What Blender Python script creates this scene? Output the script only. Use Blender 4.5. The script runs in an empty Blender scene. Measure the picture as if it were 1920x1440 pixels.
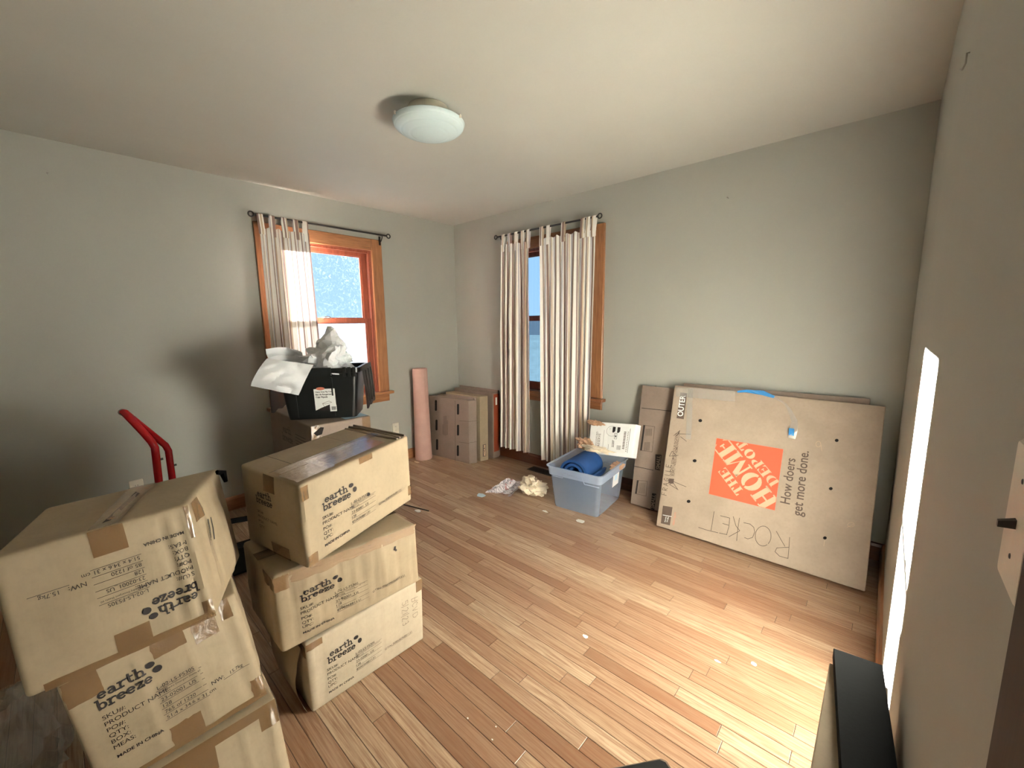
import bpy, bmesh, math, random
from mathutils import Vector, Matrix, noise
random.seed(7)
noise.seed_set(7)
V = Vector
PI = math.pi
C = bpy.context.scene.collection
sc = bpy.context.scene

# ------------------------------------------------------------------ camera
F_PX = 775.043
CAM = V((3.68697, -3.12399, 1.41246))
RGT = V((0.74099899, 0.67138515, -0.01274668))
UPV = V((-0.08806437, 0.11597875, 0.98933998))
FWD = V((-0.66570651, 0.7319774, -0.14506524))
W = 3.777          # room size along x
H = 2.495          # ceiling height
YF = -3.62         # wall behind the camera
cd = bpy.data.cameras.new('camera')
cd.sensor_width = 36.0
cd.lens = F_PX / 1920 * 36.0
cd.clip_start = 0.01
cam = bpy.data.objects.new('camera', cd)
cam.matrix_world = Matrix(((RGT.x, UPV.x, -FWD.x, CAM.x), (RGT.y, UPV.y, -FWD.y, CAM.y),
                           (RGT.z, UPV.z, -FWD.z, CAM.z), (0, 0, 0, 1)))
C.objects.link(cam)
sc.camera = cam

# ------------------------------------------------------------------ world, sun, exposure
wd = bpy.data.worlds.new('sky')
sc.world = wd
wd.use_nodes = True
wn = wd.node_tree
wn.nodes.clear()
tc = wn.nodes.new('ShaderNodeTexCoord')
sx = wn.nodes.new('ShaderNodeSeparateXYZ')
cr = wn.nodes.new('ShaderNodeValToRGB')
cr.color_ramp.elements[0].position = 0.0
cr.color_ramp.elements[0].color = (0.24, 0.42, 0.64, 1)
cr.color_ramp.elements[1].position = 0.7
cr.color_ramp.elements[1].color = (0.16, 0.33, 0.66, 1)
bg = wn.nodes.new('ShaderNodeBackground')
bg.inputs['Strength'].default_value = 0.42
wo = wn.nodes.new('ShaderNodeOutputWorld')
wn.links.new(tc.outputs['Generated'], sx.inputs[0])
wn.links.new(sx.outputs['Z'], cr.inputs[0])
wn.links.new(cr.outputs[0], bg.inputs[0])
wn.links.new(bg.outputs[0], wo.inputs[0])

SUN_DIR = V((1.0, -0.036, -0.192)).normalized()
sl = bpy.data.lights.new('sun', 'SUN')
sl.energy = 150.0
sl.color = (1.0, 0.975, 0.945)
sl.angle = math.radians(0.6)
so = bpy.data.objects.new('sun', sl)
so.rotation_euler = SUN_DIR.to_track_quat('-Z', 'Y').to_euler()
so.location = (-6, 0, 4)
C.objects.link(so)

sc.view_settings.view_transform = 'Standard'
sc.view_settings.look = 'None'
sc.view_settings.gamma = 1.0
sc.view_settings.use_curve_mapping = False
sc.view_settings.exposure = 2.06
sc.cycles.max_bounces = 12
sc.cycles.diffuse_bounces = 8
sc.cycles.transparent_max_bounces = 24
sc.cycles.sample_clamp_indirect = 20.0

# ------------------------------------------------------------------ pixel -> place helpers (1920x1440)
def ray(px):
    return (RGT * ((px[0] - 960) / F_PX) - UPV * ((px[1] - 720) / F_PX) + FWD)
def onz(px, z=0.0):
    d = ray(px); return CAM + d * ((z - CAM.z) / d.z)
def onx(px, x):
    d = ray(px); return CAM + d * ((x - CAM.x) / d.x)
def ony(px, y):
    d = ray(px); return CAM + d * ((y - CAM.y) / d.y)
def onpl(px, o, n):
    d = ray(px); return CAM + d * ((V(o) - CAM).dot(n) / d.dot(n))

# ------------------------------------------------------------------ materials
def srgb(r, g, b):
    f = lambda c: (c / 255 / 12.92) if c / 255 <= .04045 else ((c / 255 + .055) / 1.055) ** 2.4
    return (f(r), f(g), f(b), 1)
class N:
    def __init__(s, name):
        s.m = bpy.data.materials.new(name); s.m.use_nodes = True
        s.t = s.m.node_tree; s.t.nodes.clear()
        s.out = s.t.nodes.new('ShaderNodeOutputMaterial')
    def n(s, typ, **kw):
        x = s.t.nodes.new('ShaderNode' + typ)
        for k, v in kw.items():
            if k.startswith('_'):
                setattr(x, k[1:], v)
            else:
                x.inputs[k.replace('__', ' ')].default_value = v
        return x
    def l(s, a, b): s.t.links.new(a, b)
    def ramp(s, fac, stops, const=False):
        r = s.n('ValToRGB'); e = r.color_ramp.elements
        if const: r.color_ramp.interpolation = 'CONSTANT'
        while len(e) < len(stops): e.new(0.5)
        for el, (p, c) in zip(e, stops): el.position = p; el.color = c
        s.l(fac, r.inputs[0]); return r.outputs[0]
    def mix(s, fac, a, b, blend='MIX'):
        x = s.n('Mix', _data_type='RGBA', _blend_type=blend)
        if isinstance(fac, (int, float)): x.inputs[0].default_value = fac
        else: s.l(fac, x.inputs[0])
        for i, c in ((6, a), (7, b)):
            if isinstance(c, tuple): x.inputs[i].default_value = c
            else: s.l(c, x.inputs[i])
        return x.outputs[2]
    def coord(s, which='Object', scale=(1, 1, 1), rand=False):
        t = s.n('TexCoord'); mp = s.n('Mapping'); mp.inputs['Scale'].default_value = scale
        s.l(t.outputs[which], mp.inputs[0])
        if rand:
            oi = s.n('ObjectInfo'); mu = s.n('Math', _operation='MULTIPLY'); mu.inputs[1].default_value = 37.0
            s.l(oi.outputs['Random'], mu.inputs[0])
            cb = s.n('CombineXYZ'); s.l(mu.outputs[0], cb.inputs[0]); s.l(mu.outputs[0], cb.inputs[1]); s.l(mu.outputs[0], cb.inputs[2])
            s.l(cb.outputs[0], mp.inputs['Location'])
        return mp.outputs[0]
    def noise(s, vec, scale, detail=4, rough=.55, dist=0):
        x = s.n('TexNoise', Scale=scale, Detail=detail, Roughness=rough, Distortion=dist); s.l(vec, x.inputs['Vector']); return x.outputs[0]
    def bsdf(s, col, rough=.6, bump=None, bs=.2, bd=.002, **kw):
        b = s.n('BsdfPrincipled')
        if isinstance(col, tuple): b.inputs['Base Color'].default_value = col
        else: s.l(col, b.inputs['Base Color'])
        if isinstance(rough, (int, float)): b.inputs['Roughness'].default_value = rough
        else: s.l(rough, b.inputs['Roughness'])
        for k, v in kw.items(): b.inputs[k.replace('__', ' ')].default_value = v
        if bump is not None:
            bp = s.n('Bump', Strength=bs, Distance=bd); s.l(bump, bp.inputs['Height']); s.l(bp.outputs[0], b.inputs['Normal'])
        return b.outputs[0]
    def done(s, sh): s.l(sh, s.out.inputs[0]); return s.m
def dim(c, k): return (c[0] * k, c[1] * k, c[2] * k, 1)
def plain(name, col, rough=.5, var=.12, scale=12, bs=.15, bd=.002, **kw):
    q = N(name); c = q.coord('Object'); f = q.noise(c, scale, 5)
    return q.done(q.bsdf(q.ramp(f, [(.3, dim(col, 1 - var)), (.7, dim(col, 1 + var))]), rough, q.noise(c, scale * 8, 3), bs, bd, **kw))
def painted(name, col):
    q = N(name); c = q.coord('Object')
    f = q.noise(c, 1.7, 4); g = q.noise(c, 260, 2)
    return q.done(q.bsdf(q.ramp(f, [(.3, dim(col, .96)), (.7, dim(col, 1.03))]), .62, g, .12, .0008))
def wood(name, a, b, rough=.35, axis=0):
    q = N(name)
    s = [9, 9, 9]; s[axis] = .9
    c = q.coord('Object', tuple(s)); f = q.noise(c, 4, 6, .6, .6)
    s2 = [60, 60, 60]; s2[axis] = 3
    g = q.noise(q.coord('Object', tuple(s2)), 3, 4)
    col = q.mix(.35, q.ramp(f, [(.3, a), (.7, b)]), q.ramp(g, [(.35, dim(a, .7)), (.65, b)]))
    return q.done(q.bsdf(col, rough, g, .08, .001))
M = {}
M['wall'] = painted('wall_paint', (.37, .362, .315, 1))
M['ceil'] = painted('ceiling_paint', (.50, .48, .425, 1))
M['case'] = wood('casing_wood', srgb(138, 88, 56), srgb(178, 126, 86), .3, 2)
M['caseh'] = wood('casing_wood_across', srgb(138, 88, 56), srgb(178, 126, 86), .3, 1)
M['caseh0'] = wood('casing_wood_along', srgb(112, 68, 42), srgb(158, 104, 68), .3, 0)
M['sash'] = wood('sash_wood', srgb(116, 56, 40), srgb(152, 84, 62), .35, 2)
M['dwood'] = wood('dark_wood', srgb(70, 34, 16), srgb(112, 60, 30), .35, 0)
M['doorw'] = wood('door_wood', srgb(34, 18, 11), srgb(54, 31, 20), .7, 2)
M['under'] = plain('subfloor', srgb(60, 40, 26), .9)

def mk_plank():
    q = N('oak_plank')
    oi = q.n('ObjectInfo')
    c = q.coord('Object', (1, 1, 1), True)
    base = q.ramp(oi.outputs['Random'], [(0, srgb(168, 138, 112)), (.16, srgb(142, 106, 80)), (.3, srgb(186, 160, 132)), (.45, srgb(160, 130, 104)),
        (.6, srgb(188, 164, 136)), (.72, srgb(132, 96, 72)), (.86, srgb(174, 146, 118)), (1, srgb(166, 136, 108))])
    g1 = q.noise(q.coord('Object', (2.2, 55, 10), True), 2.2, 6, .62, .8)
    base = q.mix(q.ramp(g1, [(.42, (0, 0, 0, 1)), (.66, (.75, .75, .75, 1))]), base, srgb(124, 84, 58))
    wv = q.n('TexWave', Scale=4.0, Distortion=14.0, Detail=4.0, _bands_direction='Y'); wv.inputs['Detail Scale'].default_value = .9
    q.l(q.coord('Object', (.55, 3.4, 1), True), wv.inputs['Vector'])
    base = q.mix(q.ramp(wv.outputs[0], [(.55, (0, 0, 0, 1)), (.95, (.24, .24, .24, 1))]), base, srgb(120, 70, 40))
    g2 = q.noise(q.coord('Object', (6, 420, 10), True), 1.4, 3)
    base = q.mix(q.ramp(g2, [(.52, (0, 0, 0, 1)), (.75, (.28, .28, .28, 1))]), base, srgb(110, 66, 38))
    return q.done(q.bsdf(base, .34, g2, .05, .0006, **{'Coat__Weight': .25, 'Coat__Roughness': .3}))
M['plank'] = mk_plank()

def mk_card(name, col, cor=0, rough=.72, bs=.25):
    q = N(name); c = q.coord('Object', (1, 1, 1), True)
    f = q.noise(c, 5, 5, .6); g = q.noise(c, 70, 4)
    k = q.ramp(f, [(.28, dim(col, .86)), (.55, col), (.75, dim(col, 1.08))])
    k = q.mix(q.ramp(g, [(.45, (0, 0, 0, 1)), (.8, (.22, .22, .22, 1))]), k, dim(col, .62))
    w = q.noise(q.coord('Object', (1, 1, .08), True), 48, 2)
    return q.done(q.bsdf(k, rough, w, bs, .003))
M['card'] = mk_card('kraft_card', srgb(158, 140, 114))
M['card2'] = mk_card('kraft_card_pale', srgb(176, 161, 139))
M['card3'] = mk_card('kraft_card_brown', srgb(138, 121, 108), bs=.1)
M['cardr'] = mk_card('red_brown_card', srgb(150, 62, 30), bs=.1)
M['hd'] = mk_card('moving_box_card', srgb(170, 152, 134), bs=.1)
M['ink'] = plain('black_ink', srgb(34, 26, 24), .7)
M['inkg'] = plain('grey_ink', srgb(92, 76, 66), .7)
M['pen'] = plain('marker_pen', srgb(70, 58, 50), .7)
M['orange'] = plain('orange_ink', srgb(236, 94, 62), .6, .03)
M['cardink'] = plain('bare_card_letters', srgb(200, 170, 140), .7, .05)
M['redink'] = plain('faded_red_ink', srgb(214, 120, 96), .7)
M['white'] = plain('white_card', srgb(232, 232, 230), .5, .03)
M['label'] = plain('white_label', srgb(226, 226, 224), .45, .03)
M['black'] = plain('black_plastic', srgb(26, 28, 28), .3, .1, bs=.05)
M['blackm'] = plain('matt_black', srgb(5, 6, 6), .8, .1, **{'Specular__IOR__Level': .15})
M['iron'] = plain('dark_iron', srgb(34, 28, 26), .4)
M['red'] = plain('red_enamel', srgb(168, 14, 22), .25, .08, bs=.02)
M['steel'] = plain('steel', srgb(150, 145, 138), .35, Metallic=.9)
M['plate'] = plain('painted_plate', srgb(214, 206, 190), .4)
M['rosin'] = plain('rosin_paper', srgb(190, 152, 140), .75, .06)
M['blue'] = plain('blue_foam', srgb(22, 66, 122), .8, .1)
M['slate'] = plain('slate_foam', srgb(66, 78, 96), .8, .1)
M['kraftp'] = plain('packing_paper', srgb(226, 212, 188), .7, .08)
M['brownp'] = plain('brown_paper', srgb(188, 150, 120), .7, .1)
M['paleblue'] = plain('pale_blue_paper', srgb(196, 222, 236), .6, .05)
M['dark'] = plain('dark_gap', srgb(20, 14, 10), .9)

def mk_tape(name, col, rough, tr):
    q = N(name); c = q.coord('Object')
    w = q.noise(c, 22, 4, .6, 1.2)
    p = q.bsdf(col, rough, w, .5, .006, **{'Coat__Weight': .6, 'Coat__Roughness': .08})
    t = q.n('BsdfTransparent'); mx = q.n('MixShader'); mx.inputs[0].default_value = tr
    q.l(p, mx.inputs[1]); q.l(t.outputs[0], mx.inputs[2])
    return q.done(mx.outputs[0])
M['tape'] = mk_tape('brown_tape', srgb(128, 100, 70), .22, .2)
M['ctape'] = mk_tape('clear_tape', srgb(168, 140, 112), .12, .35)
M['btape'] = mk_tape('blue_tape', srgb(60, 150, 220), .3, .1)
M['film'] = mk_tape('clear_film', srgb(190, 186, 180), .15, .62)

def mk_curtain():
    q = N('striped_cotton')
    uv = q.n('UVMap'); s = q.n('SeparateXYZ'); q.l(uv.outputs[0], s.inputs[0])
    m = q.n('Math', _operation='MULTIPLY'); m.inputs[1].default_value = 1 / .150; q.l(s.outputs[0], m.inputs[0])
    fr = q.n('Math', _operation='FRACT'); q.l(m.outputs[0], fr.inputs[0])
    cream, taupe, grey, tan = srgb(238, 233, 226), srgb(146, 122, 114), srgb(188, 182, 186), srgb(200, 180, 156)
    col = q.ramp(fr.outputs[0], [(0, cream), (.24, taupe), (.33, cream), (.38, tan), (.47, cream), (.60, grey), (.72, cream), (.78, taupe), (.92, tan)], True)
    g = q.noise(q.coord('UV', (900, 900, 1)), 1, 2)
    d = q.n('BsdfDiffuse'); q.l(col, d.inputs[0])
    t = q.n('BsdfTranslucent'); q.l(col, t.inputs[0])
    bp = q.n('Bump', Strength=.15, Distance=.0005); q.l(g, bp.inputs['Height']); q.l(bp.outputs[0], d.inputs['Normal'])
    mx = q.n('MixShader'); mx.inputs[0].default_value = .014
    q.l(d.outputs[0], mx.inputs[1]); q.l(t.outputs[0], mx.inputs[2])
    return q.done(mx.outputs[0])
M['curtain'] = mk_curtain()

def mk_thin(name, col, tr, tl, rough=.35):
    """thin plastic or paper: diffuse + translucent + transparent"""
    q = N(name)
    d = q.bsdf(col, rough); t = q.n('BsdfTranslucent'); t.inputs[0].default_value = col
    mx = q.n('MixShader'); mx.inputs[0].default_value = tl; q.l(d, mx.inputs[1]); q.l(t.outputs[0], mx.inputs[2])
    tp = q.n('BsdfTransparent'); tp.inputs[0].default_value = (.94, .97, 1, 1)
    m2 = q.n('MixShader'); m2.inputs[0].default_value = tr; q.l(mx.outputs[0], m2.inputs[1]); q.l(tp.outputs[0], m2.inputs[2])
    return q.done(m2.outputs[0])
M['bin'] = mk_thin('frosted_plastic', srgb(200, 216, 238), .66, .35, .2)
M['binrim'] = mk_thin('frosted_plastic_rim', srgb(204, 218, 242), .35, .4, .2)
M['wpaper'] = mk_thin('white_paper', srgb(236, 237, 240), .0, .10, .6)
M['lampglass'] = mk_thin('opal_glass', srgb(222, 236, 238), 0, .25, .18)

def mk_glass(name, haze, tint=.95):
    q = N(name); c = q.coord('Object')
    vo = q.n('TexVoronoi', Scale=60.0, _feature='DISTANCE_TO_EDGE'); q.l(c, vo.inputs['Vector'])
    mp = q.n('Mapping'); mp.inputs['Scale'].default_value = (1, 1, 1); q.l(c, mp.inputs[0])
    n1 = q.noise(c, 30, 8, .72, 1.5)
    n2 = q.noise(c, 3, 3)
    a = q.ramp(n1, [(.52, (0, 0, 0, 1)), (.66, (.30, .30, .30, 1))])
    b = q.ramp(vo.outputs[0], [(0, (.12, .12, .12, 1)), (.03, (0, 0, 0, 1))])
    f = q.mix(1.0, a, b, 'ADD')
    f = q.mix(1.0, f, q.ramp(n2, [(.35, (.2, .2, .2, 1)), (.7, (1, 1, 1, 1))]), 'MULTIPLY')
    f = q.mix(1.0, f, (haze, haze, haze, 1), 'ADD')
    f2 = q.n('Math', _operation='MULTIPLY'); f2.inputs[1].default_value = .02; q.l(f, f2.inputs[0])
    tp = q.n('BsdfTransparent'); tp.inputs[0].default_value = (tint, tint * 1.02, tint * 1.03, 1)
    tl = q.n('BsdfTranslucent'); tl.inputs[0].default_value = (.85, .9, .95, 1)
    mx = q.n('MixShader'); q.l(f2.outputs[0], mx.inputs[0]); q.l(tp.outputs[0], mx.inputs[1]); q.l(tl.outputs[0], mx.inputs[2])
    gl = q.n('BsdfGlossy', Roughness=.03); fr = q.n('Fresnel', IOR=1.3)
    m2 = q.n('MixShader'); q.l(fr.outputs[0], m2.inputs[0]); q.l(mx.outputs[0], m2.inputs[1]); q.l(gl.outputs[0], m2.inputs[2])
    return q.done(m2.outputs[0])
M['glass'] = mk_glass('window_glass', .03)
M['glass2'] = mk_glass('window_glass_hazy', .30, .33)

def mk_news():
    q = N('newsprint'); c = q.coord('Object', (1, 1, 1))
    n = q.noise(q.coord('Object', (30, 260, 30)), 1, 2); n2 = q.noise(c, 22, 3)
    k = q.mix(q.ramp(n, [(.47, (0, 0, 0, 1)), (.53, (.75, .75, .75, 1))]), srgb(206, 198, 200), srgb(90, 82, 92))
    k = q.mix(q.ramp(n2, [(.58, (0, 0, 0, 1)), (.6, (.7, .7, .7, 1))]), k, srgb(150, 70, 66))
    return q.done(q.bsdf(k, .7))
M['news'] = mk_news()

# ------------------------------------------------------------------ mesh helpers
class MB:
    def __init__(s): s.v = []; s.f = []; s.m = []; s.uv = {}
    def vert(s, p): s.v.append(V(p)); return len(s.v) - 1
    def face(s, idx, m=0): s.f.append(tuple(idx)); s.m.append(m)
    def quad(s, a, b, c, d, m=0):
        i = len(s.v); s.v += [V(a), V(b), V(c), V(d)]; s.face((i, i + 1, i + 2, i + 3), m)
    def hexa(s, c, m=0):
        """8 corners, index ix*4+iy*2+iz"""
        i = len(s.v); s.v += [V(p) for p in c]
        for f in ((0, 1, 3, 2), (4, 6, 7, 5), (0, 4, 5, 1), (2, 3, 7, 6), (0, 2, 6, 4), (1, 5, 7, 3)):
            s.face([i + k for k in f], m)
    def box(s, lo, hi, m=0):
        s.hexa([(x, y, z) for x in (lo[0], hi[0]) for y in (lo[1], hi[1]) for z in (lo[2], hi[2])], m)
    def obox(s, o, ex, ey, ez, m=0):
        o = V(o); s.hexa([o + V(ex) * i + V(ey) * j + V(ez) * k for i in (0, 1) for j in (0, 1) for k in (0, 1)], m)
    def tube(s, pts, r, n=10, m=0, cap=True):
        pts = [V(p) for p in pts]; rings = []; pn = None
        for i, p in enumerate(pts):
            t = (pts[min(i + 1, len(pts) - 1)] - pts[max(i - 1, 0)]).normalized()
            if pn is None: pn = t.orthogonal().normalized()
            pn = (pn - t * pn.dot(t)).normalized(); b = t.cross(pn)
            rr = r[i] if isinstance(r, (list, tuple)) else r
            rings.append([s.vert(p + pn * (rr * math.cos(2 * PI * k / n)) + b * (rr * math.sin(2 * PI * k / n))) for k in range(n)])
        for a, b in zip(rings, rings[1:]):
            for k in range(n): s.face((a[k], a[(k + 1) % n], b[(k + 1) % n], b[k]), m)
        if cap: s.face(rings[0][::-1], m); s.face(rings[-1], m)
    def lathe(s, prof, c, ax=(0, 0, 1), n=48, m=0):
        ax = V(ax).normalized(); e1 = ax.orthogonal().normalized(); e2 = ax.cross(e1); rings = []
        for r, z in prof:
            rings.append([s.vert(V(c) + ax * z + e1 * (r * math.cos(2 * PI * k / n)) + e2 * (r * math.sin(2 * PI * k / n))) for k in range(n)])
        for a, b in zip(rings, rings[1:]):
            for k in range(n): s.face((a[k], a[(k + 1) % n], b[(k + 1) % n], b[k]), m)
    def loft(s, rings, m=0, close0=True, close1=True):
        ids = [[s.vert(p) for p in r] for r in rings]; n = len(ids[0])
        for a, b in zip(ids, ids[1:]):
            for k in range(n): s.face((a[k], a[(k + 1) % n], b[(k + 1) % n], b[k]), m)
        if close0: s.face(ids[0][::-1], m)
        if close1: s.face(ids[-1], m)
    def grid(s, fn, nu, nv, m=0, uvf=None):
        i0 = len(s.v)
        for j in range(nv + 1):
            for i in range(nu + 1):
                s.v.append(V(fn(i / nu, j / nv)))
                if uvf: s.uv[len(s.v) - 1] = uvf(i / nu, j / nv)
        for j in range(nv):
            for i in range(nu):
                a = i0 + j * (nu + 1) + i; s.face((a, a + 1, a + nu + 2, a + nu + 1), m)
    def build(s, name, mats, parent=None, smooth=False, base=None, angle=None):
        o0 = V(base) if base is not None else V((0, 0, 0))
        if parent is not None: o0 = V(parent['_b'])
        me = bpy.data.meshes.new(name)
        me.from_pydata([tuple(p - o0) for p in s.v], [], s.f)
        mats = mats if isinstance(mats, (list, tuple)) else [mats]
        for mt in mats: me.materials.append(mt)
        me.polygons.foreach_set('material_index', s.m)
        if s.uv:
            ul = me.uv_layers.new(name='UVMap')
            for lp in me.loops: ul.data[lp.index].uv = s.uv.get(lp.vertex_index, (0, 0))
        bm = bmesh.new(); bm.from_mesh(me); bmesh.ops.recalc_face_normals(bm, faces=bm.faces); bm.to_mesh(me); bm.free()
        if smooth:
            me.polygons.foreach_set('use_smooth', [True] * len(me.polygons))
            if angle:
                me.set_sharp_from_angle(angle=math.radians(angle))
        o = bpy.data.objects.new(name, me); C.objects.link(o)
        o['_b'] = tuple(o0)
        if parent is not None: o.parent = parent
        else: o.location = o0
        return o
def thing(name, label, cat, base, group=None):
    o = bpy.data.objects.new(name, None); C.objects.link(o)
    o.location = V(base); o['_b'] = tuple(V(base)); o.empty_display_size = .05
    o['label'] = label; o['category'] = cat
    if group: o['group'] = group
    return o
def tag(o, label, cat, group=None):
    o['label'] = label; o['category'] = cat
    if group: o['group'] = group
    return o
def struct(o, label=None):
    o['kind'] = 'structure'
    if label: o['label'] = label
    return o
def rrect(w, d, r, n=5):
    p = []
    for cx, cy, a0 in ((w / 2 - r, d / 2 - r, 0), (-w / 2 + r, d / 2 - r, 90), (-w / 2 + r, -d / 2 + r, 180), (w / 2 - r, -d / 2 + r, 270)):
        for k in range(n + 1):
            a = math.radians(a0 + 90 * k / n); p.append((cx + r * math.cos(a), cy + r * math.sin(a)))
    return p
def nvec(p): return V((noise.noise(p + V((9.3, -1.5, -7.9))), noise.noise(p), noise.noise(p + V((3.1, 8.7, -2.4)))))
def fr(p, s=1.0): return noise.noise(V(p) * s)

# text as flat outlines (built-in font)
_tc = {}
def text2d(s, bold=0.0):
    key = (s, bold)
    if key not in _tc:
        cu = bpy.data.curves.new('t', 'FONT'); cu.body = s; cu.size = 1.0; cu.offset = bold; cu.resolution_u = 3
        ob = bpy.data.objects.new('t', cu); C.objects.link(ob)
        dg = bpy.context.evaluated_depsgraph_get()
        me = bpy.data.meshes.new_from_object(ob.evaluated_get(dg))
        vs = [(v.co.x, v.co.y) for v in me.vertices]; fs = [tuple(p.vertices) for p in me.polygons]
        bpy.data.objects.remove(ob); bpy.data.curves.remove(cu); bpy.data.meshes.remove(me)
        xs = [v[0] for v in vs] or [0]
        x0, x1 = min(xs), max(xs)
        _tc[key] = ([(x - x0, y) for x, y in vs], fs, x1 - x0)
    return _tc[key]
def put_text(mb, fn, s, u, v, width=None, size=None, m=0, bold=0.0, ang=0.0, hs=1.0):
    """fn(u, v) -> point; ang turns the text in the face (degrees)"""
    vs, fs, w = text2d(s, bold)
    k = (width / w) if width else size
    ca, sa = math.cos(math.radians(ang)), math.sin(math.radians(ang))
    i0 = len(mb.v)
    for x, y in vs:
        x, y = x * k, y * k * hs
        mb.v.append(V(fn(u + x * ca - y * sa, v + x * sa + y * ca)))
    for f in fs: mb.face([i0 + k2 for k2 in f], m)
def put_stroke(mb, fn, pts, w, m=0, closed=False):
    n = len(pts)
    for (x0, y0), (x1, y1) in zip(pts, pts[1:] + (pts[:1] if closed else [])):
        dx, dy = x1 - x0, y1 - y0; l = math.hypot(dx, dy)
        if l < 1e-9: continue
        nx, ny = -dy / l * w / 2, dx / l * w / 2; ex, ey = dx / l * w * .3, dy / l * w * .3
        mb.quad(fn(x0 - ex + nx, y0 - ey + ny), fn(x0 - ex - nx, y0 - ey - ny), fn(x1 + ex - nx, y1 + ey - ny), fn(x1 + ex + nx, y1 + ey + ny), m)
def put_poly(mb, fn, pts, m=0):
    i = len(mb.v)
    for p in pts: mb.v.append(V(fn(*p)))
    mb.face(range(i, i + len(pts)), m)
def put_rect(mb, fn, u0, v0, u1, v1, m=0, n=6):
    mb.grid(lambda a, b: fn(u0 + (u1 - u0) * a, v0 + (v1 - v0) * b), n, n, m)
def arc(cx, cy, rx, ry, a0, a1, n=12):
    return [(cx + rx * math.cos(math.radians(a0 + (a1 - a0) * k / n)), cy + ry * math.sin(math.radians(a0 + (a1 - a0) * k / n))) for k in range(n + 1)]
# bold slab-serif lower case letters for the carton logo: strokes at x-height 1
SL = {
 'e': (.95, [arc(.45, .47, .33, .38, 5, 318, 16), [(.12, .5), (.80, .5)]]),
 'a': (1.0, [arc(.42, .60, .28, .28, 150, 0, 8) + [(.70, .10)], arc(.40, .28, .27, .21, 0, 360, 14), [(.66, .07), (.94, .07)]]),
 'r': (.88, [[(.27, 0), (.27, .9)], arc(.66, .52, .36, .34, 170, 65, 8), [(.03, .07), (.54, .07)], [(.05, .87), (.27, .87)]]),
 't': (.78, [[(.32, 1.3), (.32, .3)] + arc(.53, .3, .21, .22, 180, 300, 6), [(.03, .87), (.68, .87)]]),
 'h': (1.18, [[(.27, 0), (.27, 1.45)], arc(.57, .50, .30, .38, 180, 0, 10) + [(.87, 0)], [(.05, .07), (.48, .07)], [(.68, .07), (1.08, .07)], [(.03, 1.4), (.27, 1.4)]]),
 'b': (1.02, [[(.25, .02), (.25, 1.45)], arc(.55, .47, .32, .38, 0, 360, 16), [(.02, 1.4), (.25, 1.4)]]),
 'z': (.86, [[(.08, .87), (.76, .87)], [(.70, .80), (.12, .16)], [(.08, .09), (.78, .09)], [(.12, .87), (.12, .66)], [(.74, .09), (.74, .32)]]),
}
def slab(mb, fn, s, u, v, width, m=0, ang=0, wt=.21):
    tot = sum(SL[c][0] for c in s); k = width / tot; x = 0
    ca, sa = math.cos(math.radians(ang)), math.sin(math.radians(ang))
    tf = lambda a, b: fn(u + a * k * ca - b * k * sa, v + a * k * sa + b * k * ca)
    for c in s:
        ad, st = SL[c]
        for l in st: put_stroke(mb, tf, [(x + a, b) for a, b in l], wt)
        x += ad
# ------------------------------------------------------------------ room shell
T = .14
fb = MB(); fb.box((-T, YF - T, -.12), (W + T, T, -.0025))
floor = struct(fb.build('floor', M['under']), 'golden oak strip floor of narrow boards')
cb = MB(); cb.box((-T, YF - T, H), (W + T, T, H + .12))
struct(cb.build('ceiling', M['ceil']), 'smooth cream painted ceiling')
# window openings: (u0, u1) outer casing, z
W1 = (-2.0, -.92); W2 = (.82, 1.90)
OZ0, OZ1 = .76, 2.11; CW = .10
def wall_with_hole(name, a0, a1, h, tf, label):
    mb = MB()
    for (p0, p1, z0, z1) in ((a0, h[0] + CW, 0, H), (h[1] - CW, a1, 0, H), (h[0] + CW, h[1] - CW, 0, OZ0), (h[0] + CW, h[1] - CW, OZ1, H)):
        mb.hexa([tf(u, w, z) for u in (p0, p1) for w in (-T, 0) for z in (z0, z1)])
    return struct(mb.build(name, M['wall']), label)
t1 = lambda u, w, z: V((w, u, z))
t2 = lambda u, w, z: V((u, -w, z))
wall_with_hole('wall_left', YF - T, T, W1, t1, 'greige painted wall with the brighter curtained window')
wall_with_hole('wall_back', 0, W, W2, t2, 'greige painted wall behind the leaning flat boxes')
DY0, DY1 = -3.57, -2.81     # door opening in the right wall
mb = MB()
mb.box((W, DY1, 0), (W + T, T, H)); mb.box((W, YF - T, 0), (W + T, DY0, H)); mb.box((W, DY0, 2.05), (W + T, DY1, H))
struct(mb.build('wall_right', M['wall']), 'greige painted wall striped by sunlight')
mb = MB(); mb.box((0, YF - T, 0), (W, YF, H)); struct(mb.build('wall_front', M['wall']), 'greige painted wall facing the back window')
# baseboards
def bboard(name, fn, n0, n1, mat):
    mb = MB()
    prof = [(0, 0), (.016, 0), (.016, .085), (.010, .10), (0, .105)]
    mb.loft([[fn(a, w, z) for w, z in prof] for a in (n0, n1)]); struct(mb.build(name, mat))
bboard('baseboard_left', t1, YF, 0, M['caseh'])
bboard('baseboard_back', t2, 0, W, M['dwood'])
bboard('baseboard_right', lambda a, w, z: V((W - w, a, z)), -2.725, 0, M['caseh'])
bboard('baseboard_front', lambda a, w, z: V((a, YF + w, z)), 0, W, M['dwood'])

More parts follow.
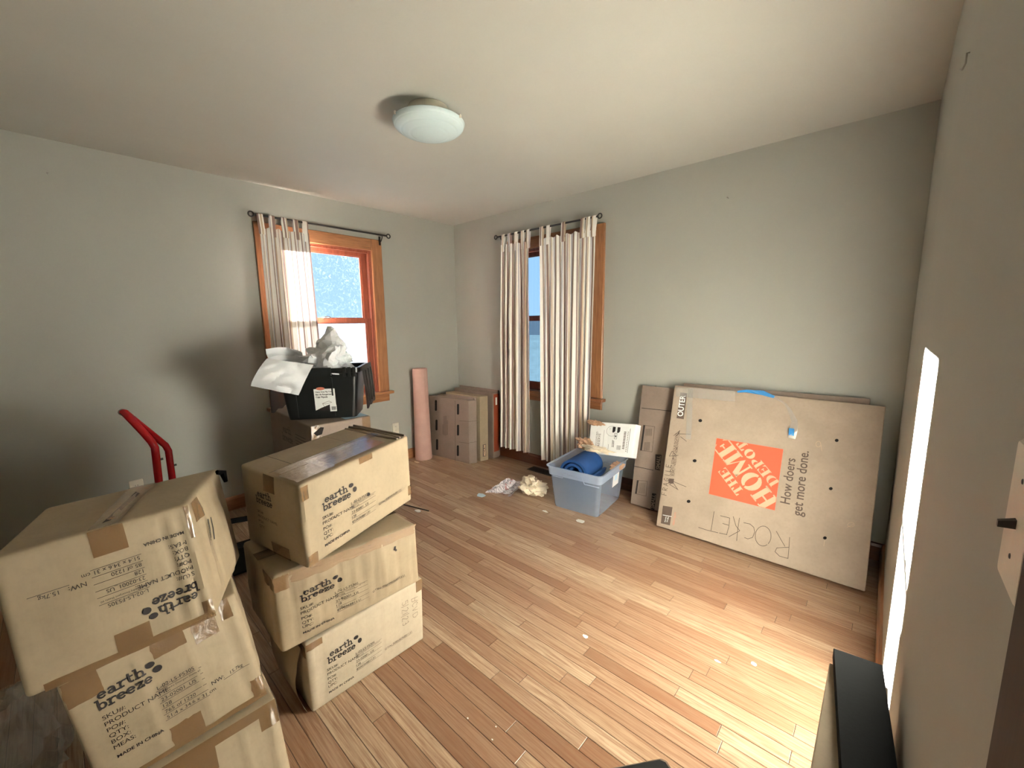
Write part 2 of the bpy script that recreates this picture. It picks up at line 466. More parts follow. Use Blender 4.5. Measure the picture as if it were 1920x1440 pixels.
# floor boards
PW = .0585
def vis_area(x0, x1, y0, y1):
    pts = []
    for x, y in ((x0, y0), (x1, y0), (x1, y1), (x0, y1)):
        d = V((x, y, 0)) - CAM; q = d.dot(FWD)
        if q < .15: return 0
        pts.append((960 + F_PX * d.dot(RGT) / q, 720 - F_PX * d.dot(UPV) / q))
    if all(p[0] < 0 for p in pts) or all(p[0] > 1920 for p in pts) or all(p[1] > 1440 for p in pts): return 0
    a = 0
    for (ax, ay), (bx, by) in zip(pts, pts[1:] + pts[:1]): a += ax * by - ay * bx
    return abs(a) / 2
boards = []
rows = int(-YF / PW) + 1
for r in range(rows):
    y1 = -r * PW; y0 = max(YF, y1 - PW); x = -random.random() * .6
    while x < W:
        l = random.choice((.35, .45, .6, .75, .9, 1.05, 1.2)) * random.uniform(.85, 1.15)
        a, b = max(x, 0), min(x + l, W)
        if b - a > .02: boards.append((vis_area(a, b, y0, y1), a, b, y0, y1))
        x += l
boards.sort(reverse=True)
rest = MB()
for i, (ar, a, b, y0, y1) in enumerate(boards):
    g = .0008; e = .0012; dz = random.uniform(-.0004, 0)
    mb = MB() if i < 300 else rest
    lo = [(a + g, y0 + g), (b - g, y0 + g), (b - g, y1 - g), (a + g, y1 - g)]
    hi = [(a + g + e, y0 + g + e), (b - g - e, y0 + g + e), (b - g - e, y1 - g - e), (a + g + e, y1 - g - e)]
    mb.loft([[(x, y, -.0028) for x, y in lo], [(x, y, dz - .0008) for x, y in lo], [(x, y, dz) for x, y in hi]], close0=False)
    if i < 300:
        o = mb.build('plank', M['plank'], floor)
        # own origin so that each board shows its own stretch of grain
        c = V(((a + b) / 2, (y0 + y1) / 2, 0)); o.data.transform(Matrix.Translation(-c)); o.location = c
if rest.f:
    o = rest.build('far_planks', M['plank'], floor); o['kind'] = 'stuff'

# ------------------------------------------------------------------ windows
def window(name, u0, u1, tf, hm, label):
    root = bpy.data.objects.new(name, None); C.objects.link(root); root['kind'] = 'structure'; root['label'] = label
    root.location = tf((u0 + u1) / 2, 0, OZ0); root['_b'] = tuple(root.location)
    def bx(nm, a0, a1, w0, w1, z0, z1, mat, par=root, bev=.004):
        mb = MB()
        b = bev
        r = lambda w: [tf(a, w, z) for a, z in ((a0, z0), (a1, z0), (a1, z1), (a0, z1))]
        ri = lambda w: [tf(a, w, z) for a, z in ((a0 + b, z0 + b), (a1 - b, z0 + b), (a1 - b, z1 - b), (a0 + b, z1 - b))]
        mb.loft([r(w0), r(w1 - b), ri(w1)]); return mb.build(nm, mat, par)
    iu0, iu1 = u0 + CW, u1 - CW
    bx('side_casing', u0, iu0 + .006, 0, .024, OZ0 + .0, 2.21, M['case'])
    bx('side_casing', iu1 - .006, u1, 0, .024, OZ0 + .0, 2.21, M['case'])
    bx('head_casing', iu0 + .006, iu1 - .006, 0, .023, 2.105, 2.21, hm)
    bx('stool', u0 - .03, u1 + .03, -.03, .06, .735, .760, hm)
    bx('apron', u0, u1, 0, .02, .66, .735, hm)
    bx('jamb', iu0 - .001, iu0 + .014, -T, -.001, OZ0, OZ1, M['sash'])
    bx('jamb', iu1 - .014, iu1 + .001, -T, -.001, OZ0, OZ1, M['sash'])
    bx('head_jamb', iu0 + .014, iu1 - .014, -T, -.001, OZ1 - .014, OZ1, M['sash'])
    bx('outer_sill', iu0 + .014, iu1 - .014, -T - .04, -.03, .735, .765, M['sash'])
    bx('stop', iu0 + .014, iu0 + .032, -.02, -.004, OZ0, OZ1 - .014, M['sash'])
    bx('stop', iu1 - .032, iu1 - .014, -.02, -.004, OZ0, OZ1 - .014, M['sash'])
    bx('head_stop', iu0 + .032, iu1 - .032, -.02, -.004, OZ1 - .032, OZ1 - .014, M['sash'])
    for nm, z0, z1, w0, w1, rb, rt, gm in (('upper_sash', 1.440, 2.094, -.098, -.066, .036, .042, M['glass']), ('lower_sash', .768, 1.476, -.060, -.026, .062, .034, M['glass2'])):
        a0, a1 = iu0 + .016, iu1 - .016; st = .056
        mb = MB()
        for (p0, p1, q0, q1) in ((a0, a0 + st, z0, z1), (a1 - st, a1, z0, z1), (a0 + st, a1 - st, z0, z0 + rb), (a0 + st, a1 - st, z1 - rt, z1)):
            mb.hexa([tf(u, w, z) for u in (p0, p1) for w in (w0, w1) for z in (q0, q1)])
        # inner bead
        bd = .009
        for (p0, p1, q0, q1) in ((a0 + st, a0 + st + bd, z0 + rb, z1 - rt), (a1 - st - bd, a1 - st, z0 + rb, z1 - rt), (a0 + st + bd, a1 - st - bd, z0 + rb, z0 + rb + bd), (a0 + st + bd, a1 - st - bd, z1 - rt - bd, z1 - rt)):
            mb.hexa([tf(u, w, z) for u in (p0, p1) for w in (w0 + .006, w1 - .009) for z in (q0, q1)])
        sash = mb.build(nm, M['sash'], root)
        g = MB(); wm = (w0 + w1) / 2 - .004
        g.quad(tf(a0 + st, wm, z0 + rb), tf(a1 - st, wm, z0 + rb), tf(a1 - st, wm, z1 - rt), tf(a0 + st, wm, z1 - rt))
        g.build('pane', gm, sash)
        if nm == 'lower_sash':
            k = MB(); um = (a0 + a1) / 2
            k.hexa([tf(u, w, z) for u in (um - .03, um + .03) for w in (-.056, -.03) for z in (1.476, 1.484)])
            k.tube([tf(um - .028, -.04, 1.488), tf(um, -.04, 1.494), tf(um + .03, -.04, 1.486)], .005, 8)
            k.build('sash_lock', M['steel'], sash)
            k = MB()
            k.hexa([tf(u, w, z) for u in (um - .045, um + .045) for w in (-.026, -.016) for z in (.79, .802)]); k.build('sash_lift', M['iron'], sash)
    return root
window('window_1', W1[0], W1[1], t1, M['caseh'], 'bright double-hung window with one striped curtain')
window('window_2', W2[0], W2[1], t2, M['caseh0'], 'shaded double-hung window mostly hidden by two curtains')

# ------------------------------------------------------------------ door beside the camera
root = bpy.data.objects.new('door_1', None); C.objects.link(root); root['kind'] = 'structure'; root['label'] = 'dark stained wooden door in brown casing'
root.location = (W, (DY0 + DY1) / 2, 0); root['_b'] = tuple(root.location)
def bxp(nm, lo, hi, mat, par):
    mb = MB(); mb.box(lo, hi); return mb.build(nm, mat, par)
bxp('side_casing', (W - .014, DY1, 0), (W, DY1 + .085, 2.14), M['doorw'], root)
bxp('side_casing', (W - .014, DY0 - .04, 0), (W, DY0, 2.14), M['doorw'], root)
bxp('head_casing', (W - .02, DY0, 2.05), (W, DY1, 2.14), M['doorw'], root)
bxp('jamb', (W + .001, DY1 - .02, 0), (W + T, DY1, 2.05), M['doorw'], root)
bxp('jamb', (W + .001, DY0, 0), (W + T, DY0 + .02, 2.05), M['doorw'], root)
bxp('head_jamb', (W + .001, DY0 + .02, 2.03), (W + T, DY1 - .02, 2.05), M['doorw'], root)
slabo = bxp('door_slab', (W + .075, DY0 + .022, .008), (W + .115, DY1 - .022, 2.028), M['doorw'], root)
for z0, z1 in ((.12, .62), (.70, 1.28), (1.36, 1.92)):
    bxp('panel', (W + .068, DY0 + .14, z0), (W + .076, DY1 - .14, z1), M['doorw'], slabo)
k = MB(); k.lathe([(0, -.05), (.02, -.048), (.026, -.03), (.018, -.012), (.01, 0)], (W + .065, DY0 + .085, 1.0), (1, 0, 0), 20); k.build('knob', M['iron'], slabo, True)

# ------------------------------------------------------------------ curtain rods and curtains
def rod(tf, u0, u1, z, label):
    r = thing('curtain_rod', label, 'curtain rod', tf((u0 + u1) / 2, 0, z), 'wrought iron curtain rods')
    w = .075
    mb = MB(); mb.tube([tf(u0, w, z), tf(u1, w, z)], .0075, 12); mb.build('rod', M['iron'], r, True, angle=40)
    for s, u in ((-1, u0), (1, u1)):
        mb = MB()
        cen = V((u + s * .022, w, z))
        mb.tube([tf(cen.x - s * .018 * math.cos(a), w + .0, z + .018 * math.sin(a)) for a in [2 * PI * k / 20 for k in range(21)]], .0055, 8, cap=False)
        mb.build('finial', M['iron'], r, True)
        mb = MB(); ub = u - s * .045
        mb.hexa([tf(a, b, c) for a in (ub - .009, ub + .009) for b in (.0245, .029) for c in (z - .085, z - .005)])
        mb.tube([tf(ub, .026, z - .06), tf(ub, .05, z - .05), tf(ub, w, z - .022), tf(ub, w, z - .008)], .005, 8)
        mb.build('bracket', M['iron'], r)
    return r
rod(t1, -2.005, -.895, 2.247, 'black iron rod above the bright sunlit window')
rod(t2, .745, 1.865, 2.255, 'black iron rod holding two curtains near the corner')
def curtain(tf, top, bot, zt, zb, zr, folds, A, cloth, tabs, label, seed, ph=0, flat=0.0, hem=0.0):
    u_m = (top[0] + top[1]) / 2; w0 = .078
    root = thing('curtain', label, 'curtain', tf(u_m, w0, zb), 'striped tab-top curtains')
    rnd = random.Random(seed)
    kk = [rnd.uniform(.8, 1.25) for _ in range(folds + 2)]; cum = [0]
    for v in kk: cum.append(cum[-1] + v)
    def fold(s):
        x = s * folds; i = int(min(x, folds - 1e-6)); return (cum[i] + kk[i] * (x - i)) / cum[folds] * folds
    def fn(s, t):
        e = t ** 1.0
        a = top[0] + (bot[0] - top[0]) * e; b = top[1] + (bot[1] - top[1]) * e
        g = fold(s)
        th = 2 * PI * g + ph + .5 * fr((s * 3, t * 1.3, seed), 1.2)
        amp = A * (.45 + .55 * min(1, t * 2.5)) * (1 - flat * (1 - min(1, t * 1.2)))
        u = a + (b - a) * s + .35 * amp * math.sin(2 * th) * .5
        w = w0 + .012 + amp * math.sin(th) + .012 * fr((s * 4, t * 2, seed + 5))
        z = zt + (zb - zt) * t - .03 * hem * s * t + .004 * math.sin(th) * (1 - t) - (.010 * (1 - t) ** 8) * math.sin(PI * ((s * len(tabs)) % 1)) 
        return tf(u, max(w, .035), z)
    mb = MB(); nu = folds * 12
    mb.grid(fn, nu, 44, 0, lambda s, t: (s * cloth, t * (zt - zb)))
    mb.build('panel', M['curtain'], root, True)
    for s in tabs:
        p = fn(s, .012); q = fn(s, .045)
        # face coordinates of the tab
        uu = p.y if tf is t1 else p.x; ww = p.x if tf is t1 else -p.y
        path = [(ww + .004, p.z - .035), (ww + .005, p.z), (.0865, zr - .012), (.0870, zr), (.082, zr + .0095), (.075, zr + .0125), (.068, zr + .0095), (.0645, zr), (.066, zr - .012), (ww - .004, p.z), (ww - .004, p.z - .03)]
        hw = .021; mb = MB(); uo = s * cloth
        mb.grid(lambda a, b: tf(uu + (a - .5) * 2 * hw, path[min(int(b * 10 + .5), 10)][0] + .003 * math.sin(a * PI), path[min(int(b * 10 + .5), 10)][1]), 4, 10, 0, lambda a, b: (uo + a * 2 * hw, b * .1))
        mb.build('tab', M['curtain'], root, True)
    return root
curtain(t1, (-1.985, -1.622), (-1.985, -1.60), 2.165, .14, 2.247, 6, .026, .95, [.04, .26, .5, .74, .95], 'striped curtain bunched on the sunlit window behind the black tote', 1, .4)
curtain(t2, (.815, 1.165), (.775, 1.15), 2.165, .135, 2.255, 5, .030, .85, [.05, .28, .52, .76, .95], 'narrow striped curtain near the room corner', 2, 1.0)
curtain(t2, (1.285, 1.862), (1.312, 1.835), 2.165, .105, 2.255, 9, .017, .92, [.03, .16, .44, .78, .87, .96], 'wide striped curtain hanging behind the plastic bin', 3, 2.2, .55)

# ------------------------------------------------------------------ ceiling lamp
_lc = onz((805, 249), H - .115); LC = V((_lc.x, _lc.y, H))
r = thing('ceiling_lamp', 'round opal glass dome ceiling lamp with ring grooves, unlit', 'lamp', LC)
mb = MB(); mb.lathe([(0, -.001), (.10, -.001), (.105, -.02), (.105, -.075), (0, -.075)], LC); mb.build('canopy', M['plate'], r, True, angle=30)
R_, D_ = .178, .058
prof = []
for k in range(41):
    a = k / 40
    rr = R_ * math.sin(a * PI / 2) ** 1.0; zz = -.075 - D_ * math.cos(a * PI / 2)
    d = 0
    for g in (.36, .58, .80):
        d += .0022 * math.exp(-((a - g) / .014) ** 2)
    prof.append((max(rr, .0001), zz + d))
prof += [(R_ + .003, -.071), (R_ - .001, -.068), (R_ - .006, -.073)] + [(rr * .965, zz * .97 + .001) for rr, zz in prof[::-1][:38:4]]
mb = MB(); mb.lathe(prof, LC, n=72); mb.build('shade', M['lampglass'], r, True)
for a in (20, 140, 260):
    mb = MB(); q = LC + V((math.cos(math.radians(a)) * (R_ + .002), math.sin(math.radians(a)) * (R_ + .002), -.069))
    mb.lathe([(0, -.008), (.006, -.006), (.007, 0), (.005, .008), (0, .009)], q, n=14); mb.build('clip', M['plate'], r, True)

# ------------------------------------------------------------------ cartons
class Carton:
    """box with 8 free corners; local x along the front (left to right), y into depth, z up"""
    def __init__(s, cor, dims, bulge=.006, seed=0, r=.008, nz=.003):
        s.creases = []; s.cell = .035; s.c = cor; s.d = dims; s.b = bulge; s.seed = seed; s.r = r; s.nz = nz
        cen = sum((cor[k] for k in cor), V()) / 8; s.cen = cen
    def S(s, x, y, z):
        a, b, c = x / s.d[0], y / s.d[1], z / s.d[2]; p = V()
        for (i, j, k), q in s.c.items():
            p += q * ((a if i else 1 - a) * (b if j else 1 - b) * (c if k else 1 - c))
        return p
    def fl(s, face, u, v):
        L, D, Hh = s.d
        return {'front': (u, 0, v), 'back': (L - u, D, v), 'left': (0, D - u, v), 'right': (L, u, v), 'top': (u, v, Hh), 'bottom': (u, D - v, 0)}[face]
    def size(s, face):
        L, D, Hh = s.d
        return (L, Hh) if face in ('front', 'back') else (D, Hh) if face in ('left', 'right') else (L, D)
    def at(s, face, u, v, off=0.0):
        e = .002
        p = s.S(*s.fl(face, u, v)); n = (s.S(*s.fl(face, u + e, v)) - p).cross(s.S(*s.fl(face, u, v + e)) - p).normalized()
        a, b = s.size(face); fu, fv = min(max(u / a, 0), 1), min(max(v / b, 0), 1)
        fall = min(1, 5 * min(fu, 1 - fu, fv, 1 - fv))
        amp = s.b * 16 * fu * (1 - fu) * fv * (1 - fv) if face != 'bottom' else 0
        if face == 'top': amp *= .15
        for (cf, cu, cw, ca, sl_) in s.creases:
            cw = max(cw, .007)
            if cf == face: amp += ca * min(1, 8 * min(fv, 1 - fv)) * math.exp(-((u - cu - sl_ * v - .006 * fr((v * 14, cu * 50, s.seed))) / cw) ** 2)
        amp += (.25 if face in ('top', 'bottom') else 1) * s.nz * fall * (fr((fu * 4, fv * 3, s.seed + hash_face[face])) )
        return p + n * (amp + off)
    def body(s, name, mat, parent):
        L, D, Hh = s.d; r = s.r
        def ax(l):
            n = max(4, int(l / s.cell)); return [0, r * .35, r] + [r + (l - 2 * r) * k / n for k in range(1, n)] + [l - r, l - r * .35, l]
        X, Y, Z = ax(L), ax(D), ax(Hh); mb = MB(); ids = {}
        def vid(i, j, k):
            if (i, j, k) not in ids:
                x, y, z = X[i], Y[j], Z[k]
                c = V((min(max(x, r), L - r), min(max(y, r), D - r), min(max(z, r), Hh - r))); q = V((x, y, z)); d = q - c
                rounded = sum(abs(t) > 1e-9 for t in d) > 1
                if rounded: q = c + d.normalized() * r; p = s.S(*q)
                else:
                    f = 'front' if j == 0 else 'back' if j == len(Y) - 1 else 'left' if i == 0 else 'right' if i == len(X) - 1 else 'top' if k == len(Z) - 1 else 'bottom'
                    u, v = {'front': (x, z), 'back': (L - x, z), 'left': (D - y, z), 'right': (y, z), 'top': (x, y), 'bottom': (x, D - y)}[f]
                    p = s.at(f, u, v)
                ids[(i, j, k)] = mb.vert(p)
            return ids[(i, j, k)]
        nx, ny, nzz = len(X) - 1, len(Y) - 1, len(Z) - 1
        for i in range(nx):
            for k in range(nzz):
                for j in (0, ny): mb.face((vid(i, j, k), vid(i + 1, j, k), vid(i + 1, j, k + 1), vid(i, j, k + 1)))
            for j in range(ny):
                for k in (0, nzz): mb.face((vid(i, j, k), vid(i + 1, j, k), vid(i + 1, j + 1, k), vid(i, j + 1, k)))
        for j in range(ny):
            for k in range(nzz):
                for i in (0, nx): mb.face((vid(i, j, k), vid(i, j + 1, k), vid(i, j + 1, k + 1), vid(i, j, k + 1)))
        return mb.build(name, mat, parent, True, angle=60)
    def on(s, face, off=.0017): return lambda u, v: s.at(face, u, v, off)
    def strip(s, parent, face, u0, u1, v0, v1, off=.0012, n=8, rag=0.0, name='tape', mat='tape'):
        mb = MB(); s.patch(mb, face, u0, u1, v0, v1, off, 0, n, rag); return mb.build(name, M[mat], parent, True)
    def patch(s, mb, face, u0, u1, v0, v1, off=.0012, m=0, n=8, rag=0.0):
        def f(a, b):
            j = rag * fr((a * 7, b * 3, s.seed)) if rag else 0
            return s.at(face, u0 + (u1 - u0) * a + j, v0 + (v1 - v0) * b + j, off + .0006 * fr((a * 12, b * 9, s.seed + 9)))
        mb.grid(f, n, n, m)
hash_face = {'front': 1.3, 'back': 7.7, 'left': 13.1, 'right': 19.9, 'top': 27.3, 'bottom': 33.3}
def cor8(bl, br, tl, tr, dep):
    """front four corners and the depth vector (or four back corners)"""
    bl, br, tl, tr = V(bl), V(br), V(tl), V(tr)
    if isinstance(dep, (list,)): b4 = [V(q) for q in dep]
    else: b4 = [q + V(dep) for q in (bl, br, tl, tr)]
    return {(0, 0, 0): bl, (1, 0, 0): br, (0, 0, 1): tl, (1, 0, 1): tr, (0, 1, 0): b4[0], (1, 1, 0): b4[1], (0, 1, 1): b4[2], (1, 1, 1): b4[3]}
DIM = (.514, .346, .31)
def print_long(c, mb, extra=None):
    f = c.on('front')
    slab(mb, f, 'earth', .080, .205, .092); slab(mb, f, 'breeze', .070, .178, .112)
    for (a, b, x, y, t) in ((.186, .222, .010, .008, 30), (.200, .200, .0085, .0105, 0)):
        put_poly(mb, f, [(a + x * math.cos(k) * 1.0, b + y * math.sin(k)) for k in [2 * PI * i / 14 for i in range(14)]])
    for s, v in (('SKU#:', .148), ('PRODUCT NAME:', .129), ('PO#:', .107), ('QTY:', .088), ('UPC:', .070)):
        put_text(mb, f, s, .066, v, size=.0165)
    put_text(mb, f, 'MADE IN CHINA', .066, .044, width=.102, bold=.02)
    for s, v in (('L-02-LS-FS30S', .146), ('23-02001_US', .108), ('128', .089), ('850036881131', .069)):
        put_text(mb, f, s, .180, v, size=.0145)
        put_rect(mb, f, .178, v - .0035, .297, v - .0025, 0, 4)
    put_text(mb, f, 'Eco Laundry Detergent Sheets 60 Fresh', .180, .136, width=.108)
    put_text(mb, f, 'Scent Loads', .180, .1285, size=.007)
    put_rect(mb, f, .178, .1255, .297, .1265, 0, 4)
    put_text(mb, f, 'GTIN:', .311, .074, size=.0145); put_text(mb, f, '00850036881131', .350, .076, width=.096)
    put_rect(mb, f, .346, .0725, .451, .0735, 0, 4)
def print_end(c, mb, flip, box):
    Lx, Hh = c.size('front')
    g = c.on('front')
    f = (lambda u, v: g(Lx - u, Hh - v)) if flip else g
    if flip: ox, oy = .022, -.005
    else: ox, oy = .040, .0
    slab(mb, f, 'earth', ox + .006, .232 + oy, .084); slab(mb, f, 'breeze', ox, .207 + oy, .098)
    for (a, b, x, y) in ((.100, .248, .009, .0075), (.110, .230, .009, .0085)):
        put_poly(mb, f, [(ox + a + x * math.cos(k), oy + b + y * math.sin(k)) for k in [2 * PI * i / 14 for i in range(14)]])
    for s, v in (('SKU#:', .180), ('PRODUCT NAME:', .163), ('PO#:', .146), ('QTY:', .129), ('BOX:', .112), ('MEAS:', .095)):
        put_text(mb, f, s, ox + .002, v + oy, size=.0150)
    put_text(mb, f, 'MADE IN CHINA', ox + .002, .070 + oy, width=.084, bold=.02)
    for s, v in (('L-02-LS-FS30S', .179), ('23-02001_US', .146), ('128', .129), (box + ' of 1220', .112), ('51.4 x 34.6 x 31 cm', .095)):
        put_text(mb, f, s, ox + .098, v + oy, size=.0130); put_rect(mb, f, ox + .094, v + oy - .0035, ox + .186, v + oy - .0025, 0, 4)
    put_text(mb, f, 'Eco Laundry Detergent Sheets 60', ox + .098, .168 + oy, width=.084)
    put_rect(mb, f, ox + .094, .1585 + oy, ox + .186, .1595 + oy, 0, 4)
    put_text(mb, f, 'NW:', ox + .196, .112 + oy, size=.0150); put_text(mb, f, '15.7kg', ox + .240, .112 + oy, size=.0130)
    put_rect(mb, f, ox + .222, .1075 + oy, ox + .286, .1085 + oy, 0, 4)
def carton(name, label, cor, dims, seed, mat='card', bulge=.006, nz=.003, r=.009, group='shipping cartons stacked on the floor', cr=()):
    base = (cor[(0, 0, 0)] + cor[(1, 0, 0)] + cor[(0, 1, 0)] + cor[(1, 1, 0)]) / 4
    t = thing(name, label, 'carton', base, group)
    c = Carton(cor, dims, bulge, seed, r, nz); c.creases = list(cr); c.cell = .009; c.body('body', M[mat], t)
    return t, c
UPZ = V((0, 0, 1))
# stack nearest the window side: three cartons showing their long face
bl1, br1 = onz((586, 1338), 0), onz((794.5, 1198), 0)
dep1 = V((-.346, .004, 0))
B1, c = carton('shipping_carton', 'cream shipping carton with handwritten date, bottom of its stack on the floor',
    cor8(bl1, br1, onz((572, 1211), .305), onz((791.5, 1083), .305), dep1), DIM, 11, 'card2', .006, cr=[('front', .02, .008, .004, 0), ('front', .05, .003, -.0025, .02), ('front', .30, .004, -.0015, 0), ('front', .40, .004, -.0015, .02), ('left', .10, .02, .006, 0), ('left', .25, .02, -.008, .1)])
mb = MB(); print_long(c, mb); mb.build('printed_lettering', M['ink'], B1)
mb = MB(); f = c.on('front', .0011)
put_stroke(mb, f, [(.452, .238), (.486, .232)], .0014); put_stroke(mb, f, [(.452, .238), (.455, .222), (.468, .220), (.471, .236)], .0014); put_stroke(mb, f, [(.468, .222), (.487, .214)], .0014)
for u, pts in ((0, [(.477, .196), (.484, .204), (.478, .212), (.462, .212), (.455, .204), (.460, .196)]), (1, [(.482, .188), (.456, .180), (.482, .172)]), (2, [(.482, .160), (.456, .160), (.458, .146), (.470, .140), (.482, .146), (.482, .160)])):
    put_stroke(mb, f, pts, .0014)
for pts in ([(.432, .232), (.432, .246), (.421, .246), (.422, .234), (.410, .232), (.402, .240), (.406, .248)], [(.436, .222), (.398, .228)], [(.428, .212), (.434, .204), (.426, .196), (.402, .212), (.402, .194)], [(.432, .186), (.402, .188)],
            [(.438, .178), (.396, .182)], [(.426, .170), (.432, .163), (.426, .156), (.402, .170), (.402, .154)], [(.428, .146), (.434, .138), (.420, .136), (.418, .142), (.416, .134), (.404, .136), (.404, .146)]):
    put_stroke(mb, f, pts, .0014)
mb.build('handwriting', M['pen'], B1)
c.strip(B1, 'front', .478, .512, .255, .308, name='tape', mat='tape')
c.strip(B1, 'front', .002, .06, .28, .308, name='tape', mat='tape')
c.strip(B1, 'left', .19, .344, .25, .30, name='tape', mat='tape')
# torn flap hanging at the left end
mb = MB(); fo = c.S(0, .02, .30); n = V((0, -1, 0))
mb.grid(lambda a, b: c.S(-.012 - .030 * math.sin(PI * b) * (1 - a * .4), .012 + .30 * a, .004 + .296 * b) + V((0, -.004 * fr((a * 5, b * 5, 3)), 0)), 8, 10)
mb.build('torn_flap', M['card'], B1, True)

zt2 = .615
bl2, br2 = onz((529, 1228), .312), onz((787, 1090), .312)
B2, c = carton('shipping_carton', 'crumpled tan shipping carton with black smudge, middle of the three-box stack',
    cor8(bl2, br2, onz((510, 1084), zt2), onz((780, 982), zt2), V((-.335, .006, 0))), DIM, 23, 'card', .010, .010, .014, cr=[('front', .05 + .047 * k + .012 * math.sin(k * 5.1), .004, (-.004, .003, -.003)[k % 3], .03 * math.sin(k * 2.3)) for k in range(10)] + [('left', .05 + .06 * k, .006, -.004, .04) for k in range(5)])
mb = MB(); print_long(c, mb); mb.build('printed_lettering', M['ink'], B2); mb = MB()
f = c.on('front', .0020)
put_poly(mb, f, [(.407, .232), (.413, .246), (.421, .243), (.419, .232), (.424, .222), (.417, .219), (.413, .226)])
mb.build('ink_smudge', M['ink'], B2)
c.strip(B2, 'front', .001, .045, .25, .305, rag=.003, name='tape', mat='tape')
c.strip(B2, 'left', .25, .345, .255, .305, name='tape', mat='tape')
c.strip(B2, 'top', .0, .514, .15, .21, name='tape', mat='tape')
c.strip(B2, 'front', .05, .505, .268, .309, .0016, n=24, rag=.012, name='clear_tape', mat='ctape')

zb3, zt3 = .628, .918
bk = [onz((462, 1011), zb3), None, onz((441, 867), zt3), None]
fl3, frr3, ft3, ftr3 = onz((577, 1068), zb3), onz((772, 937), zb3), onz((559, 911), zt3), onz((765, 817), zt3)
dv = (bk[0] - fl3).normalized() * .365; dvt = (bk[2] - ft3).normalized() * .385
B3, c = carton('shipping_carton', 'tan shipping carton with glossy taped lid, turned askew on top of its stack',
    cor8(fl3, frr3, ft3, ftr3, [fl3 + dv, frr3 + dv, ft3 + dvt, ftr3 + dvt]), DIM, 31, 'card', .008, cr=[('front', .008, .006, .004, 0), ('front', .032, .004, -.002, 0), ('top', .46, .01, .006, .05), ('top', .44, .006, -.004, .05), ('front', .30, .003, -.0015, 0)])
mb = MB(); print_long(c, mb); mb.build('printed_lettering', M['ink'], B3); mb = MB(); f = c.on('front', .0020)
put_poly(mb, f, [(.252, .146), (.258, .158), (.268, .152), (.270, .143), (.262, .140)]); mb.build('ink_smudge', M['ink'], B3); mb = MB()
fl = c.on('left', .0018)
slab(mb, fl, 'earth', .11, .215, .085); slab(mb, fl, 'breeze', .10, .19, .10)
mb.build('side_logo', M['ink'], B3); mb = MB()
for s, v in (('SKU#:', .15), ('PRODUCT NAME:', .13), ('PO#:', .11), ('QTY:', .09)): put_text(mb, fl, s, .10, v, size=.0155)
mb.build('side_lettering', M['ink'], B3)
c.strip(B3, 'top', .02, .505, .125, .172, .0014, n=30, rag=.002, name='clear_tape', mat='ctape')
c.strip(B3, 'top', .12, .40, .03, .15, .0020, n=24, rag=.006, name='clear_tape', mat='ctape')
c.strip(B3, 'top', .01, .15, .02, .12, .0024, n=20, rag=.008, name='clear_tape', mat='ctape')
for a in (('front', .235, .300, .285, .309), ('front', .004, .030, .25, .30), ('front', .004, .040, .004, .045), ('front', .492, .513, .03, .075), ('left', .15, .215, .245, .308), ('left', .16, .26, .002, .05)):
    c.strip(B3, *a)
mb = MB(); ft = lambda u, v: c.at('top', u, v, .0012)
put_rect(mb, ft, .006, .1715, .508, .1735, 0, 20); put_rect(mb, ft, .085, .176, .0868, .34, 0, 6); put_rect(mb, ft, .33, .176, .3312, .34, 0, 6); mb.build('lid_seam', M['dark'], B3)
mb = MB()   # raised ridges of lid flap at the far end
for u0, h in ((.500, .010), (.472, .007), (.452, .004)):
    mb.tube([c.at('top', u0 + .006 * fr((k, u0 * 30, 1)), .01 + .325 * k / 12, h * .35) for k in range(13)], .0055, 6)
mb.build('flap_ridge', M['card3'], B3, True)

# stack at the photograph's left: end faces
D2 = (.347, .34, .31)
A1, c = carton('shipping_carton', 'pale shipping carton with bowed side, bottom of its stack beside the bare floor',
    cor8((2.535, -3.17, 0), (2.535, -2.80, 0), (2.412, -3.17, .308), onz((516, 1308), .308), [(2.20, -3.17, 0), (2.20, -2.79, 0), (2.085, -3.17, .308), (2.085, -2.785, .308)]), D2, 41, 'card', .006, cr=[('front', .25, .005, .003, .05), ('front', .325, .008, .005, 0)])
mb = MB(); print_end(c, mb, False, '412'); mb.build('printed_lettering', M['ink'], A1)
c.strip(A1, 'front', .30, .345, .25, .308, name='tape', mat='tape')
c.strip(A1, 'front', .02, .345, .285, .309, name='tape', mat='tape')
c.strip(A1, 'front', .125, .20, .235, .308, name='tape', mat='tape')
c.strip(A1, 'right', .002, .05, .25, .308, name='tape', mat='tape')
A2, c = carton('shipping_carton', 'taped shipping carton reading upright between two others, tape tongues on top edge',
    cor8((2.392, -3.172, .31), onz((502, 1300), .312), (2.372, -3.212, .617), onz((441, 1112), .617), [(2.06, -3.16, .31), (2.06, -2.785, .312), (2.04, -3.18, .617), (1.98, -2.80, .617)]), D2, 47, 'card', .010, .006, cr=[('front', .115, .004, .003, .02), ('front', .222, .004, .003, -.03), ('front', .30, .004, -.003, .02), ('front', .33, .006, .005, 0)])
mb = MB(); print_end(c, mb, False, '765'); mb.build('printed_lettering', M['ink'], A2)
for a in (('front', .232, .286, .235, .309), ('front', .30, .325, .255, .309), ('front', .15, .215, .255, .309), ('front', .135, .20, .002, .065), ('front', .004, .06, .245, .309), ('front', .315, .345, .01, .06), ('right', .003, .05, .03, .07), ('front', .005, .345, .0, .014)):
    c.strip(A2, *a, rag=.003)
